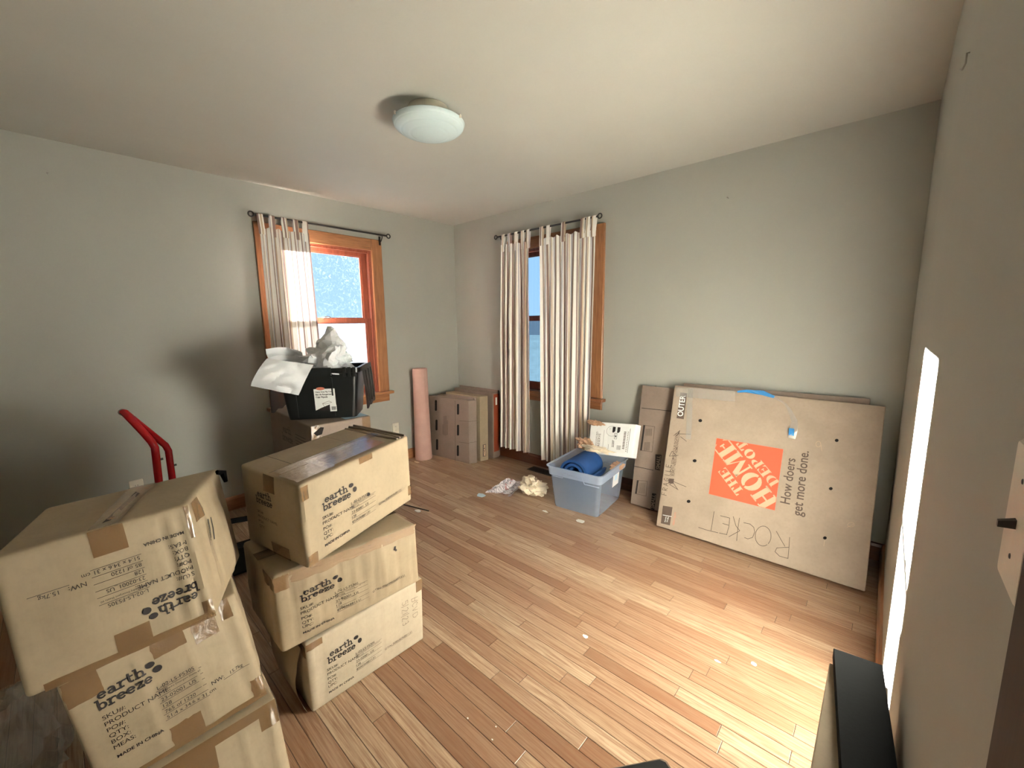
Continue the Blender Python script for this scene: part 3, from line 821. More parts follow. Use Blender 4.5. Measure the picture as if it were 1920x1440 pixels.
A3, c = carton('shipping_carton', 'dented shipping carton with upside-down printing on top of its stack',
    cor8(onz((46, 1316), .622), onz((407, 1154), .622), (2.318, -3.275, .932), onz((352, 945), .93), [(2.085, -3.185, .622), (2.085, -2.775, .622), onz((83, 952), .925), onz((409, 877), .925)]), D2, 53, 'card', .010, .006, .012, cr=[('front', .275, .005, -.004, .03), ('front', .300, .006, .005, .02), ('front', .318, .004, -.005, -.02), ('front', .335, .006, .004, .0), ('right', .05, .01, .006, .05), ('right', .12, .01, -.006, -.1), ('right', .22, .02, .01, 0), ('top', .18, .012, -.008, .05)])
mb = MB(); print_end(c, mb, True, '85'); mb.build('printed_lettering', M['ink'], A3)
c.strip(A3, 'front', .150, .213, .248, .309, name='tape', mat='tape')
c.strip(A3, 'front', .150, .215, .002, .060, name='tape', mat='tape')
c.strip(A3, 'front', .03, .345, .001, .018, n=16, rag=.002, name='tape', mat='tape')
c.strip(A3, 'front', .322, .345, .003, .05, name='tape', mat='tape')
c.strip(A3, 'right', .02, .07, .25, .305, name='tape', mat='tape')
c.strip(A3, 'front', .335, .346, .22, .307, name='tape', mat='tape')
c.strip(A3, 'top', .150, .205, .004, .335, .0012, n=20, name='lid_tape', mat='ctape')
mb = MB(); ft = lambda u, v: c.at('top', u, v, .0018); put_poly(mb, ft, [(.166, .04), (.176, .06), (.186, .26), (.176, .27)]); mb.build('lid_gap', M['dark'], A3)
mb = MB(); fr_ = c.on('right', .0011)
for k in range(5): put_rect(mb, fr_, .07 + .010 * k, .16 + .01 * (k % 2), .0735 + .010 * k, .225, 0, 2)
mb.build('side_print', M['ink'], A3)
mb = MB(); mb.tube([c.S(.35, .30, .305), c.S(.362, .315, .295), c.S(.366, .30, .268)], [.008, .012, .006], 7); mb.build('torn_strap', M['blackm'], A3)

# large carton below the black tote
ZC = .82
C0, c = carton('tall_carton', 'tall brown carton by the window, carrying the black tote', cor8((1.18, -2.155, 0), (1.19, -1.775, 0), (1.18, -2.155, ZC), (1.19, -1.775, ZC), V((-.80, .03, 0))), (.38, .80, ZC), 61, 'card3', .004, .003, .008, group=None)
mb = MB(); fl = c.on('left', .0012)
slab(mb, fl, 'earth', .28, .70, .16); slab(mb, fl, 'breeze', .26, .64, .2)
for k in range(4): put_rect(mb, fl, .52, .72 - k * .02, .70, .726 - k * .02, 0, 3)
mb.build('printed_lettering', M['inkg'], C0)
c.strip(C0, 'front', .32, .375, .70, .818, name='tape', mat='tape')
c.strip(C0, 'top', .03, .36, .36, .43, name='tape', mat='tape')
c.strip(C0, 'front', .0, .05, .72, .818, rag=.01, name='tape', mat='tape')
mb = MB(); c.patch(mb, 'top', .22, .372, .02, .25, .0015); mb.build('shipping_label', M['paleblue'], C0)
mb = MB(); f = c.on('front', .0016); put_poly(mb, f, [(.012, .775), (.055, .805), (.075, .80), (.06, .76), (.03, .755)]); mb.build('torn_hole', M['dark'], C0)
# ------------------------------------------------------------------ black tote with flip lid, on the tall carton
tl_, tr_ = onz((541, 789), ZC), onz((668, 782.5), ZC)
e1 = (tr_ - tl_).normalized(); e2 = V((-e1.y, e1.x, 0)); TW = (tr_ - tl_).length; TD = .28; TH = .325
tcn = (tl_ + tr_) / 2 + e2 * (TD / 2) + V((0, 0, .004))
tote = thing('storage_tote', 'glossy black flip-lid storage tote stuffed with white paper on tall carton', 'tote', tcn)
def tp(x, y, z): return tcn + e1 * x + e2 * y + V((0, 0, z))
def ring(w, d, r_, z): return [tp(x, y, z) for x, y in rrect(w, d, r_)]
mb = MB()
g_ = .060
mb.loft([ring(TW, TD, .03, 0), ring(TW + .012, TD + .012, .03, .05), ring(TW + g_, TD + g_, .032, TH - .03), ring(TW + g_ - .012, TD + g_ - .012, .03, TH - .03), ring(TW - .012, TD - .012, .025, .006)])
mb.build('body', M['black'], tote, True, angle=35)
mb = MB()
mb.loft([ring(TW + g_ + .004, TD + g_ + .004, .032, TH - .035), ring(TW + g_ + .03, TD + g_ + .03, .036, TH - .030), ring(TW + g_ + .03, TD + g_ + .03, .036, TH), ring(TW + g_ - .004, TD + g_ - .004, .03, TH), ring(TW + g_ - .008, TD + g_ - .008, .03, TH - .030)], close0=False, close1=False)
mb.build('rim', M['black'], tote, True, angle=35)
hw, hd = (TW + g_) / 2 + .016, (TD + g_) / 2 + .016
for x in (-.15, .07):
    mb = MB(); o = tp(x, -TD / 2 - .004, .01); q = tp(x, -TD / 2 - g_ / 2 - .004, TH - .06)
    d = q - o; mb.obox(o, e1 * .010, d, e2 * .008); mb.build('rib', M['black'], tote)
mb = MB(); mb.obox(tp(-.15, -hd - .002, TH - .045), e1 * .23, V((0, 0, .050)), e2 * .014); mb.build('handle_lip', M['black'], tote)
for x in (hw - .10, hw - .07, hw - .04):
    mb = MB(); mb.obox(tp(x, -hd - .006, TH - .055), e1 * .018, V((0, 0, .060)), e2 * .014); mb.build('hinge_lug', M['black'], tote)
for s in (1, -1):     # lid halves folded down outside the ends, wavy inner edge
    mb = MB()
    def lid(a, b, th=0):
        y = -hd + .01 + (2 * hd - .02) * a
        z = TH + .004 - .27 * b - .006 * math.sin(a * PI * 5) * (b > .99)
        x = hw + .012 + .018 * math.sin(b * PI * .5) + th
        return tp(s * x, y, z)
    mb.grid(lambda a, b: lid(a, b), 20, 6); mb.grid(lambda a, b: lid(a, b, .006), 20, 6)
    lo = mb.build('lid_half', M['black'], tote)
    for a in (.2, .5, .8):
        mb = MB(); mb.obox(lid(a, .1, .006), lid(a, .9, .006) - lid(a, .1, .006), e2 * .012, e1 * (.008 * s)); mb.build('lid_rib', M['black'], lo)
mb = MB()
nf = -(e2)
tilt = math.atan2(g_ / 2, TH - .03)
def tf_(u, v, off=.0022): return tp(u, -TD / 2 - v * math.tan(tilt) - off - .003, v)
put_rect(mb, lambda u, v: tf_(u, v), -.035, .055, .090, .195, 0, 4)
put_poly(mb, lambda u, v: tf_(u, v, .0026), [(.006 + .026 * math.cos(k), .197 + .010 * math.sin(k)) for k in [2 * PI * i / 18 for i in range(18)]], 1)
for s, v in (('Heavy Duty Flip Tote', .172), ('Bac de Rangement', .155), ('Caja Flipada', .138)):
    put_text(mb, lambda a, b: tf_(a, b, .0026), s, -.026, v, width=.10 if len(s) > 15 else .07, m=2, bold=.03)
put_stroke(mb, lambda a, b: tf_(a, b, .0026), [(.01, .10), (.05, .115), (.065, .105), (.025, .095), (.01, .10), (.015, .085), (.028, .075)], .002, 3)
put_poly(mb, lambda a, b: tf_(a, b, .0026), [(-.035, .055), (.052, .055), (.052, .092), (.0, .072)], 2)
put_rect(mb, lambda a, b: tf_(a, b, .0030), .052, .046, .092, .088, 0, 2)
for k in range(9): put_rect(mb, lambda a, b: tf_(a, b, .0036), .061 + k * .003, .055, .0625 + k * .003 + (k % 3) * .0004, .078, 2, 1)
mb.build('product_sticker', [M['label'], M['redink'], M['ink'], M['inkg']], tote)

# white packing paper in and over the tote
def crumple(name, cen, rad, seed, mat, label, cat, group=None, peak=None, flat=None, sub=4, amp=.35, fold=2.2, parent=None):
    bm = bmesh.new(); bmesh.ops.create_icosphere(bm, subdivisions=sub, radius=1.0)
    mb = MB(); cen = V(cen)
    for v in bm.verts:
        d = v.co.normalized()
        sd_ = V((seed, seed * 1.7, seed * .6))
        n = abs(noise.noise(d * fold + sd_)) * 1.6 - .35 + .5 * (abs(noise.noise(d * fold * 2.3 + sd_ * 2)) * 1.6 - .35)
        k = 1 + amp * n
        d = d + nvec(d * fold * .8 + sd_) * (.45 * amp) + nvec(d * fold * 2.0 + sd_ * 3) * (.22 * amp)
        if peak:
            for (pd, ph_, pw) in peak: k += ph_ * math.exp(-((d - V(pd).normalized()).length / pw) ** 2)
        p = V((d.x * rad[0], d.y * rad[1], d.z * rad[2])) * k
        q = cen + p
        if flat is not None and q.z < flat: q.z = flat + .0008 + .0005 * (1 + n)
        mb.v.append(q)
    for f in bm.faces: mb.face([v.index for v in f.verts])
    bm.free()
    o = mb.build(name, mat, None, True, base=(cen.x, cen.y, flat if flat is not None else cen.z - rad[2] * .8), angle=16)
    return tag(o, label, cat, group)
GP = 'white packing paper in the black tote'
crumple('packing_paper', tp(.045, .0, TH + .045), (.150, .115, .115), 3.3, M['wpaper'], 'crumpled white packing paper heaped up in the black tote', 'paper', GP,
        peak=[((.05, 0, 1), .85, .38), ((-.8, -.2, .35), .25, .4), ((.9, .1, .3), .2, .4)], amp=.55, fold=1.5)
def sheet(name, p00, p10, p01, p11, mat, label, cat, bend, seed, nn=22, group=None, th=.0006, wr=.012, fs=3.0):
    p00, p10, p01, p11 = map(V, (p00, p10, p01, p11))
    nrm = (p10 - p00).cross(p01 - p00).normalized()
    def fn(a, b):
        p = p00 * (1 - a) * (1 - b) + p10 * a * (1 - b) + p01 * (1 - a) * b + p11 * a * b
        h = bend(a, b) + wr * (abs(fr((a * fs, b * fs, seed))) * 2 - .5) + wr * .5 * fr((a * fs * 2.3, b * fs * 2.3, seed + 4))
        return p + nrm * h
    mb = MB(); mb.grid(fn, nn, nn); mb.grid(lambda a, b: fn(a, b) + nrm * th, nn, nn)
    o = mb.build(name, mat, None, True, base=(p00 + p10 + p01 + p11) / 4, angle=18)
    return tag(o, label, cat, group)
pn = -e2
po = tp(0, -hd - .03, 0)
pp = lambda px, off=0: onpl(px, po + pn * off, pn)
sheet('paper_sheet', pp((470, 724), .05), pp((560, 741), .02), pp((500, 672), .03), pp((588, 684), .0), M['wpaper'], 'white paper sheet hanging over the corner of the black tote', 'paper',
      lambda a, b: .055 * math.sin(PI * b) * (1 - .4 * a), 4.2, group=GP, wr=.016, fs=2.4)
pb = tp(-hw * .55, .02, 0)
qq = lambda px, off=0: onpl(px, pb + pn * off, pn)
sheet('paper_sheet', qq((506, 690)), qq((572, 692)), qq((496, 657), .05), qq((566, 662)), M['wpaper'], 'grey-white paper sheet curling out of the tote behind the hanging sheet', 'paper',
      lambda a, b: -.06 * math.sin(PI * a * .9 + .2), 6.1, group=GP, wr=.010, fs=2.0)

# ------------------------------------------------------------------ red hand truck behind the stacks
ht = thing('hand_truck', 'red steel hand truck with bent loop handle behind the carton stacks', 'hand truck', (.85, -2.80, 0))
ra, rb_ = V((1.02, 0, 0)), V((.70, 0, 0))
a1, a2, a3 = onx((298, 905), 1.02), onx((286, 829), 1.02), onx((234, 774), .93)
b1_, b2_, b3_ = onx((324, 905), .72), onx((312, 836), .72), onx((237, 776), .80)
def low(p, x, dy=.035): return V((x, p.y + dy, .10))
mb = MB()
mb.tube([low(a1, 1.02), a1, a2 + V((0, .006, -.03)), a2 + V((0, -.004, .004)), a2.lerp(a3, .3), a2.lerp(a3, .8), a3, a3.lerp(b3_, .5) + V((0, -.012, .008)), b3_,
         b2_.lerp(b3_, .8), b2_.lerp(b3_, .3), b2_ + V((0, -.004, .004)), b2_ + V((0, .006, -.03)), b1_, low(b1_, .72)], .0165, 12)
mb.build('loop_frame', M['red'], ht, True)
ya, yb = low(a1, 1.02).y, low(b1_, .72).y
for z in (.30, .52):
    mb = MB(); mb.tube([(1.02, ya - .01, z), (.72, yb - .01, z)], .011, 8); mb.build('crossbar', M['red'], ht, True)
for p in (a1.lerp(a2, .55), b1_.lerp(b2_, .45)):
    mb = MB(); mb.tube([p + V((0, .012, 0)), p + V((0, .030, .002))], .006, 8); mb.build('bolt', M['iron'], ht)
mb = MB(); mb.obox((.70, yb + .01, .012), V((.34, -.03, 0)), V((.02, .26, 0)), V((0, 0, .012))); mb.build('toe_plate', M['blackm'], ht)
mb = MB(); mb.tube([(.60, yb - .05, .105), (1.12, ya - .05, .105)], .010, 10); mb.build('axle', M['iron'], ht)
for x, y in ((.60, yb - .05), (1.12, ya - .05)):
    mb = MB(); mb.lathe([(.02, -.028), (.085, -.028), (.102, -.018), (.105, 0), (.102, .018), (.085, .028), (.02, .028)], (x, y, .105), (1, -.05, 0), 32); wh = mb.build('wheel', M['blackm'], ht, True, angle=40)
    mb = MB(); mb.lathe([(.012, -.032), (.05, -.031), (.055, -.02), (.055, .02), (.05, .031), (.012, .032)], (x, y, .105), (1, -.05, 0), 24); mb.build('hub', M['red'], wh, True, angle=40)
q0, q1 = onz((436, 1032), .14), onz((476, 1020), .14)
mb = MB(); mb.obox(q0 - (q1 - q0) * .8, (q1 - q0) * 2.6, V((-.02, 0, 0)), V((0, 0, .03))); mb.build('folding_platform_rail', M['blackm'], ht)
q0, q1 = onz((436, 982), .14), onz((476, 975), .14)
mb = MB(); mb.obox(q0 - (q1 - q0) * .8, (q1 - q0) * 2.6, V((-.02, 0, 0)), V((0, 0, .03))); mb.build('folding_platform_rail', M['blackm'], ht)

# ------------------------------------------------------------------ paper roll and flat cartons in the corner
rc = V((.112, -.612, 0))
t = thing('paper_roll', 'tall upright roll of pinkish rosin paper in the room corner', 'paper roll', rc)
mb = MB()
prof = [(.088, 0), (.0895, .01), (.088, .1), (.083, .35), (.078, .62), (.076, .955), (.074, .962), (.060, .958), (.056, .95)]
mb.lathe(prof, rc, n=40); mb.build('paper', M['rosin'], t, True, angle=40)
mb = MB(); mb.lathe([(.056, .95), (.050, .953), (.030, .952), (.026, .9), (.026, .5)], rc, n=32); mb.build('core', M['brownp'], t, True, angle=30)
mb = MB(); mb.obox(rc + V((.0835, -.005, .02)), V((.004, .0, .0)), V((-.002, .012, 0)), V((-.010, 0, .90))); mb.build('loose_edge', M['rosin'], t)

def slabbox(name, label, cor, dims, seed, mat, group=None, cat='carton', r=.004, nz=.001, bulge=.002):
    base = (cor[(0, 0, 0)] + cor[(1, 0, 0)]) / 2
    t = thing(name, label, cat, base, group); c = Carton(cor, dims, bulge, seed, r, nz); c.body('body', M[mat], t); return t, c
GF = 'flat cartons standing in the corner'
fbl, fbr = V((.050, -.488, 0)), V((.632, -.426, 0))
def fcor(bl, br, dep, h, lean=(0, .012, 0)):
    lean = V(lean); up = V((0, 0, h)); return cor8(bl, br, bl + up + lean, br + up + lean, V(dep))
F1, c = slabbox('file_carton', 'brown carton with oval hand slots standing beside the paper roll', fcor(fbl, fbr, (.034, .078, 0), .652), (.572, .085, .652), 71, 'card3', GF)
n1 = (fbr - fbl).cross(V((0, .012, .652))).normalized()
fo = fbl + n1 * .004
def f1(x, y): return onpl((750 + x / 6.546, 680 + y / 6.546), fo, n1)
for (x, y) in ((441, 525), (448, 765), (455, 1005), (712, 572), (712, 828), (710, 1080)):
    mb = MB(); put_poly(mb, f1, [(x + a, y + b) for a, b in rrect(26, 132, 12.5, 5)]); mb.build('hand_slot', M['dark'], F1)
mb = MB()
put_stroke(mb, f1, [(677, 470), (678, 1205)], 4)
for k, (y0, y1) in enumerate(((760, 880), (655, 890), (655, 890), (655, 890), (710, 885))): put_stroke(mb, f1, [(525 + k * 14, y0), (527 + k * 14, y1)], 5)
put_stroke(mb, f1, [(728, 714), (850, 722)], 4); put_stroke(mb, f1, [(728, 974), (850, 992)], 4)
mb.build('fold_lines_and_print', M['inkg'], F1)
f = c.on('right', .001)
for v in (.440, .222): mb = MB(); put_rect(mb, f, .003, v, .082, v + .003, 0, 2); mb.build('fold_line', M['inkg'], F1)
for k in range(2):
    slabbox('flat_carton', ('flattened carton directly behind the slotted carton', 'flattened carton just before the carton marked MEDIUM')[k],
            fcor(V((.10 + .02 * k, -.398 + .018 * k, 0)), V((.615 + .01 * k, -.339 + .015 * k, 0)), (0, .011, 0), .664 + .006 * k), (.52, .011, .66), 75 + k, 'card3', GF, r=.002)
F2, c = slabbox('flat_carton', 'tan carton marked MEDIUM standing behind the slotted carton', fcor(V((.14, -.318, 0)), V((.664, -.302, 0)), (.018, .098, 0), .680), (.525, .10, .680), 81, 'card', GF)
mb = MB(); f = c.on('right', .001)
put_rect(mb, f, .030, .045, .070, .175, 0, 2); f = c.on('right', .0016); put_text(mb, f, 'MEDIUM', .064, .052, width=.115, m=1, ang=90, bold=.03); mb.build('printed_label', [M['inkg'], M['cardink']], F2)
F3, c = slabbox('flat_carton', 'red-brown carton against the wall in the corner', fcor(V((.10, -.160, 0)), V((.700, -.150, 0)), (0, .095, 0), .700, (0, .012, 0)), (.60, .095, .700), 83, 'card3', GF)
mb = MB(); c.patch(mb, 'right', .012, .092, .07, .685, .001); c.patch(mb, 'right', .036, .062, .57, .65, .002, 1); mb.build('red_brown_side', [M['cardr'], M['label']], F3)
slabbox('flat_carton', 'dark thin carton topmost against the corner wall', fcor(V((.06, -.040, 0)), V((.68, -.040, 0)), (0, .018, 0), .715, (0, .0, 0)), (.62, .018, .715), 85, 'card3', GF, r=.002)

# ------------------------------------------------------------------ wall plates, hook, nails, floor register
def outlet(p, label):
    t = thing('wall_outlet', label, 'outlet', p)
    y, z = p[1], p[2]
    mb = MB(); mb.loft([[V((w, y + a, z + b)) for a, b in rrect(.072 - k, .115 - k, .006, 3)] for w, k in ((0, 0), (.004, 0), (.006, .004))]); pl = mb.build('plate', M['plate'], t)
    for dz in (-.02, .02):
        mb = MB(); mb.loft([[V((w, y + a, z + dz + b)) for a, b in rrect(.034, .028, .010, 3)] for w in (.006, .0075)]); rc_ = mb.build('receptacle', M['plate'], t)
        for dy in (-.006, .006):
            mb = MB(); mb.box((.0072, y + dy - .001, z + dz - .003), (.0078, y + dy + .001, z + dz + .006)); mb.build('slot', M['dark'], rc_)
outlet((0, -.862, .357), 'cream wall outlet between the window and the paper roll')
outlet((0, -2.862, .34), 'cream wall outlet peeking over the topmost carton beside the hand truck')
sp = V((W, -2.648, 1.260))
t = thing('light_switch', 'cream toggle light switch plate against the brown door casing', 'light switch', sp)
mb = MB(); mb.loft([[V((W - w, sp.y + a, sp.z + b)) for a, b in rrect(.070 - k, .115 - k, .004, 3)] for w, k in ((0, 0), (.003, 0), (.006, .005))]); mb.build('plate', M['plate'], t)
mb = MB(); mb.hexa([V((W - w, sp.y + a * s_, sp.z - .004 + b * s_ + dz)) for w, s_, dz in ((.006, 1, 0), (.015, .7, -.002)) for a in (-.003, .003) for b in (-.003, .004)]); mb.build('toggle', M['iron'], t)
for dz in (-.030, .030):
    mb = MB(); mb.lathe([(0, .0068), (.0018, .0066), (.0025, .0058)], (W, sp.y, sp.z + dz), (-1, 0, 0), 12); mb.build('screw', M['iron'], t, True)
hk = onx((1818, 108), W)
mb = MB(); mb.tube([hk + V((-.001, 0, .012)), hk + V((-.006, -.002, .012)), hk + V((-.006, -.003, -.012)), hk + V((-.010, .006, -.022)), hk + V((-.014, .016, -.016))], .0022, 8)
tag(mb.build('picture_hook', M['steel'], None, True, base=hk), 'small steel picture hook high on the sunlit wall', 'hook')
for px, pl, lb in (((89, 327), 'x', 'small nail with chipped paint in the dim wall'), ((1366, 372), 'y', 'tiny nail above the leaning flat boxes'), ((505, 766), 'x', 'small steel hook screwed to the window casing foot')):
    q = onx(px, 0) if pl == 'x' else ony(px, 0); nn_ = V((1, 0, 0)) if pl == 'x' else V((0, -1, 0))
    mb = MB(); mb.tube([q, q + nn_ * .030], .002, 8); mb.lathe([(0, .034), (.005, .033), (.005, .030), (.002, .029)], q, nn_, 10)
    tag(mb.build('nail', M['steel'], None, base=q), lb, 'nail')
rg = V((1.34, -.115, 0))
t = thing('floor_register', 'dark metal floor register grille beneath the wide curtain', 'register', rg)
mb = MB()
for lo, hi in (((-.16, -.055), (.16, -.043)), ((-.16, .043), (.16, .055)), ((-.16, -.043), (-.148, .043)), ((.148, -.043), (.16, .043))): mb.box((rg.x + lo[0], rg.y + lo[1], .0003), (rg.x + hi[0], rg.y + hi[1], .004))
mb.build('frame', M['iron'], t)
mb = MB(); mb.box((rg.x - .148, rg.y - .043, .0003), (rg.x + .148, rg.y + .043, .0008)); mb.build('damper', M['dark'], t)
for k in range(18):
    x = rg.x - .139 + k * .0165; mb = MB(); mb.box((x, rg.y - .043, .0008), (x + .005, rg.y + .043, .0035)); mb.build('slat', M['iron'], t)

# ------------------------------------------------------------------ clear plastic bin with mat, white box and paper
p_l, p_c, p_r = onz((1039, 948)), onz((1120, 971)), onz((1171, 936))
g1 = (p_c - p_l).normalized(); g2 = V((-g1.y, g1.x, 0)); BW = (p_c - p_l).length; BD = .43; BH = .335
bc = (p_l + p_c) / 2 + g2 * (BD / 2)
def bp_(x, y, z): return bc + g1 * x + g2 * y + V((0, 0, z))
def br_(w, d, r_, z): return [bp_(x, y, z) for x, y in rrect(w, d, r_, 6)]
bn = thing('plastic_bin', 'frosted clear plastic storage bin holding a blue rolled mat', 'bin', bc)
G = .075
mb = MB()
mb.loft([br_(BW, BD, .03, .001), br_(BW + .01, BD + .01, .03, .02), br_(BW + G - .02, BD + G - .02, .035, BH - .075)], close1=False)
mb.build('body', M['bin'], bn, True, angle=40)
mb = MB()
mb.loft([br_(BW + G - .02, BD + G - .02, .035, BH - .075), br_(BW + G, BD + G, .035, BH - .070), br_(BW + G + .012, BD + G + .012, .036, BH - .008), br_(BW + G + .036, BD + G + .036, .045, BH - .006), br_(BW + G + .036, BD + G + .036, .045, BH), br_(BW + G + .010, BD + G + .010, .034, BH)], close0=False, close1=False)
mb.build('rim', M['binrim'], bn, True, angle=40)
mb = MB()
yb0 = -(BD + G) / 2 - .002
path = [(-.17, BH - .075), (-.085, BH - .075), (-.075, BH - .045), (.075, BH - .045), (.095, BH - .085), (.21, BH - .085)]
mb.tube([bp_(x, yb0 - .002, z) for x, z in path], .0035, 6); mb.build('handle_ridge', M['binrim'], bn, True)
mb = MB(); xs_ = (BW + G) / 2 - .004
mb.grid(lambda a, b: bp_(xs_ - .008 * (1 - b) + .003, -.02 + .12 * a, BH - .165 + .10 * b), 2, 2)
put_rect(mb, lambda a, b: bp_(xs_ - .008 * (1 - b) + .0042, -.02 + .12 * a, BH - .165 + .10 * b), .25, .45, .7, .9, 1, 1)
mb.build('sticker', [M['label'], M['paleblue']], bn)
# rolled blue mat
mt = thing('exercise_mat', 'thick blue foam mat rolled up inside the plastic bin', 'mat', bp_(-.01, -.02, .07))
mb = MB()
cx, cz = -.020, .292
prof = []
turns = 2.6; th_ = .011
for k in range(91):
    a = k / 90 * turns * 2 * PI; rr = .045 + .030 * a / (2 * PI); prof.append((cx + rr * 1.12 * math.cos(a + 2.4), cz + rr * math.sin(a + 2.4)))
inn = []
for k in range(91):
    a = k / 90 * turns * 2 * PI; rr = .045 + .030 * a / (2 * PI) - th_ * 1.6; inn.append((cx + rr * 1.12 * math.cos(a + 2.4), cz + rr * math.sin(a + 2.4)))
loop = prof + inn[::-1]
r0 = [bp_(x, -BD / 2 + .015, z) for x, z in loop]; r1 = [bp_(x, BD / 2 - .125, z) for x, z in loop]
ids0 = [mb.vert(q) for q in r0]; ids1 = [mb.vert(q) for q in r1]; n_ = len(loop)
for k in range(n_): mb.face((ids0[k], ids0[(k + 1) % n_], ids1[(k + 1) % n_], ids1[k]))
for k in range(90):
    for ids, in ((ids0,), (ids1,)): mb.face((ids[k], ids[k + 1], ids[n_ - 2 - k], ids[n_ - 1 - k]))
mb.build('rolled_foam', M['blue'], mt, True, angle=40)
mb = MB()   # loose end of the mat pressed against the bin's front wall
mb.grid(lambda a, b: bp_(-.12 + .27 * a + .03 * b, -BD / 2 - .004 + .016 * fr((a * 3, b * 2, 8)) + .006 - .012 * b, .060 + .02 * a * (1 - b) + .16 * b), 12, 8); mb.build('loose_end', M['slate'], mt, True)
# white box leaning in the bin
wt, wtr, wbr, wbl = (ony(k, yy) for k, yy in (((1108, 790), -.235), ((1193, 796), -.235), ((1184, 859), -.31), ((1103, 849), -.31)))
nb = (wbr - wbl).cross(wt - wbl).normalized()
if nb.y > 0: nb = -nb
WB, c = slabbox('white_box', 'white gift carton with shipping labels leaning in the plastic bin', cor8(wbl, wbr, wt, wtr, -nb * .085), (.385, .085, .29), 91, 'white', None, 'box', r=.004)
mb = MB(); f = c.on('front', .0009); f2 = c.on('front', .0013); f3 = c.on('front', .0017)
put_rect(mb, f, .165, .035, .335, .265, 1, 4)
put_text(mb, f, 'WOODFORD', .075, .060, width=.140, m=2, ang=90); put_text(mb, f, 'RESERVE', .100, .070, width=.115, m=2, ang=90)
put_rect(mb, f, .128, .05, .130, .22, 2, 3)
put_text(mb, f2, '22207', .225, .075, width=.062, m=0, ang=90, bold=.02)
put_stroke(mb, f2, [(.178, .05), (.178, .24)], .002); put_stroke(mb, f2, [(.345, .04), (.345, .25)], .003)
put_stroke(mb, f2, arc(.195, .215, .045, .045, 60, 330, 20), .0016)
for (a, b, h_) in ((.200, .205, .05), (.240, .205, .05)):
    put_rect(mb, f2, a, b, a + .024, b + h_, 0, 1); put_poly(mb, f3, [(a + .014, b), (a + .026, b), (a + .026, b + .016)], 1)
put_stroke(mb, f2, [(.222, .150), (.242, .150), (.242, .200), (.222, .200)], .0025, 0, True); put_rect(mb, f2, .227, .165, .237, .180, 0, 1)
for k in range(9): put_rect(mb, f2, .250, .058 + k * .0045, .285, .058 + k * .0045 + .0012 + .0012 * (k % 2), 0, 1)
for k in range(12): put_rect(mb, f2, .298, .07 + k * .013, .316, .077 + k * .013, 2, 1); put_rect(mb, f2, .328, .05 + k * .015, .336, .056 + k * .015, 2, 1)
mb.build('shipping_labels', [M['ink'], M['label'], M['inkg']], WB)
GB = 'crumpled paper in the plastic bin'
crumple('packing_paper', bp_(-.085, .13, .425), (.065, .050, .045), 8.8, M['brownp'], 'crumpled brown paper wad beside the white box in the bin', 'paper', GB, amp=.6, fold=1.8, peak=[((-.8, 0, .6), .6, .35)])
crumple('packing_paper', bp_(.045, .055, .428), (.125, .045, .020), 5.1, M['kraftp'], 'crumpled cream paper lying on the blue mat under the white box', 'paper', GB, amp=.55, fold=2.0)
crumple('packing_paper', wt + V((.045, -.006, -.004)), (.072, .035, .018), 2.1, M['brownp'], 'torn brown paper scrap draped over the corner of the white box', 'paper', GB, amp=.5, fold=2.4)
crumple('packing_paper', bp_(.19, .12, .295), (.045, .06, .03), 9.4, M['brownp'], 'brown paper tucked below the white box at the bin side', 'paper', GB, amp=.5)

# ------------------------------------------------------------------ paper litter on the floor
q = onz((994, 926))
crumple('crumpled_paper', q + V((0, .03, .055)), (.115, .085, .07), 12.4, M['kraftp'], 'ball of cream packing paper on the floor before the plastic bin', 'paper', None, flat=0, amp=.6, fold=1.5, peak=[((-.5, .6, .9), .5, .3), ((.9, -.2, 0), .3, .3)])
n00, n10, n01, n11 = onz((908, 924)), onz((952, 934)), onz((948, 900)) + V((-.02, 0, .02)), onz((972, 915)) + V((0, 0, .03))
n01 = onz((912, 922)).lerp(onz((952, 912)), .75) + V((0, .0, .075))
sheet('newspaper', n00 + V((0, 0, .004)), onz((958, 932)) + V((0, 0, .004)), onz((950, 916)) + V((0, .02, .095)), onz((985, 915)) + V((0, .0, .06)), M['news'], 'crumpled newspaper page on the floor beside the paper ball', 'newspaper',
      lambda a, b: -.02 * math.sin(PI * a) , 3.7, 18, wr=.018, fs=3.0)
def scrap(px, size, mat, label, seed, group='paper scraps on the floor', h=.0012, n=7, name='paper_scrap'):
    q = onz(px); rnd = random.Random(seed)
    pts = [(size[0] * math.cos(2 * PI * k / n) * rnd.uniform(.65, 1.1), size[1] * math.sin(2 * PI * k / n) * rnd.uniform(.65, 1.1)) for k in range(n)]
    mb = MB(); mb.loft([[q + V((x, y, z + .003 * max(0, fr((x * 40, y * 40, seed))))) for x, y in pts] for z in (.0004, .0004 + h)])
    return tag(mb.build(name, mat, None, base=q), label, 'paper', group)
scrap((902, 929), (.055, .040), M['paleblue'], 'pale blue card lying beside the newspaper', 1)
scrap((1022, 959), (.028, .016), M['white'], 'tiny white chip between paper ball and plastic bin', 2)
scrap((1088, 977), (.045, .030), M['white'], 'white paper scrap before the front of the plastic bin', 3)
scrap((782, 867), (.050, .022), M['kraftp'], 'torn cream paper scrap before the paper roll', 4)
scrap((783, 959), (.030, .020), M['white'], 'white folded scrap beside the thin dark stick', 5, h=.006)
scrap((1345, 1240), (.015, .007), M['white'], 'slim white chip in the open floor', 6)
scrap((1413, 1245), (.015, .012), M['white'], 'round white chip in the open floor, nearer the wall', 7)
scrap((1098, 1194), (.016, .012), M['label'], 'translucent white fleck in the middle of the bare floor', 8)
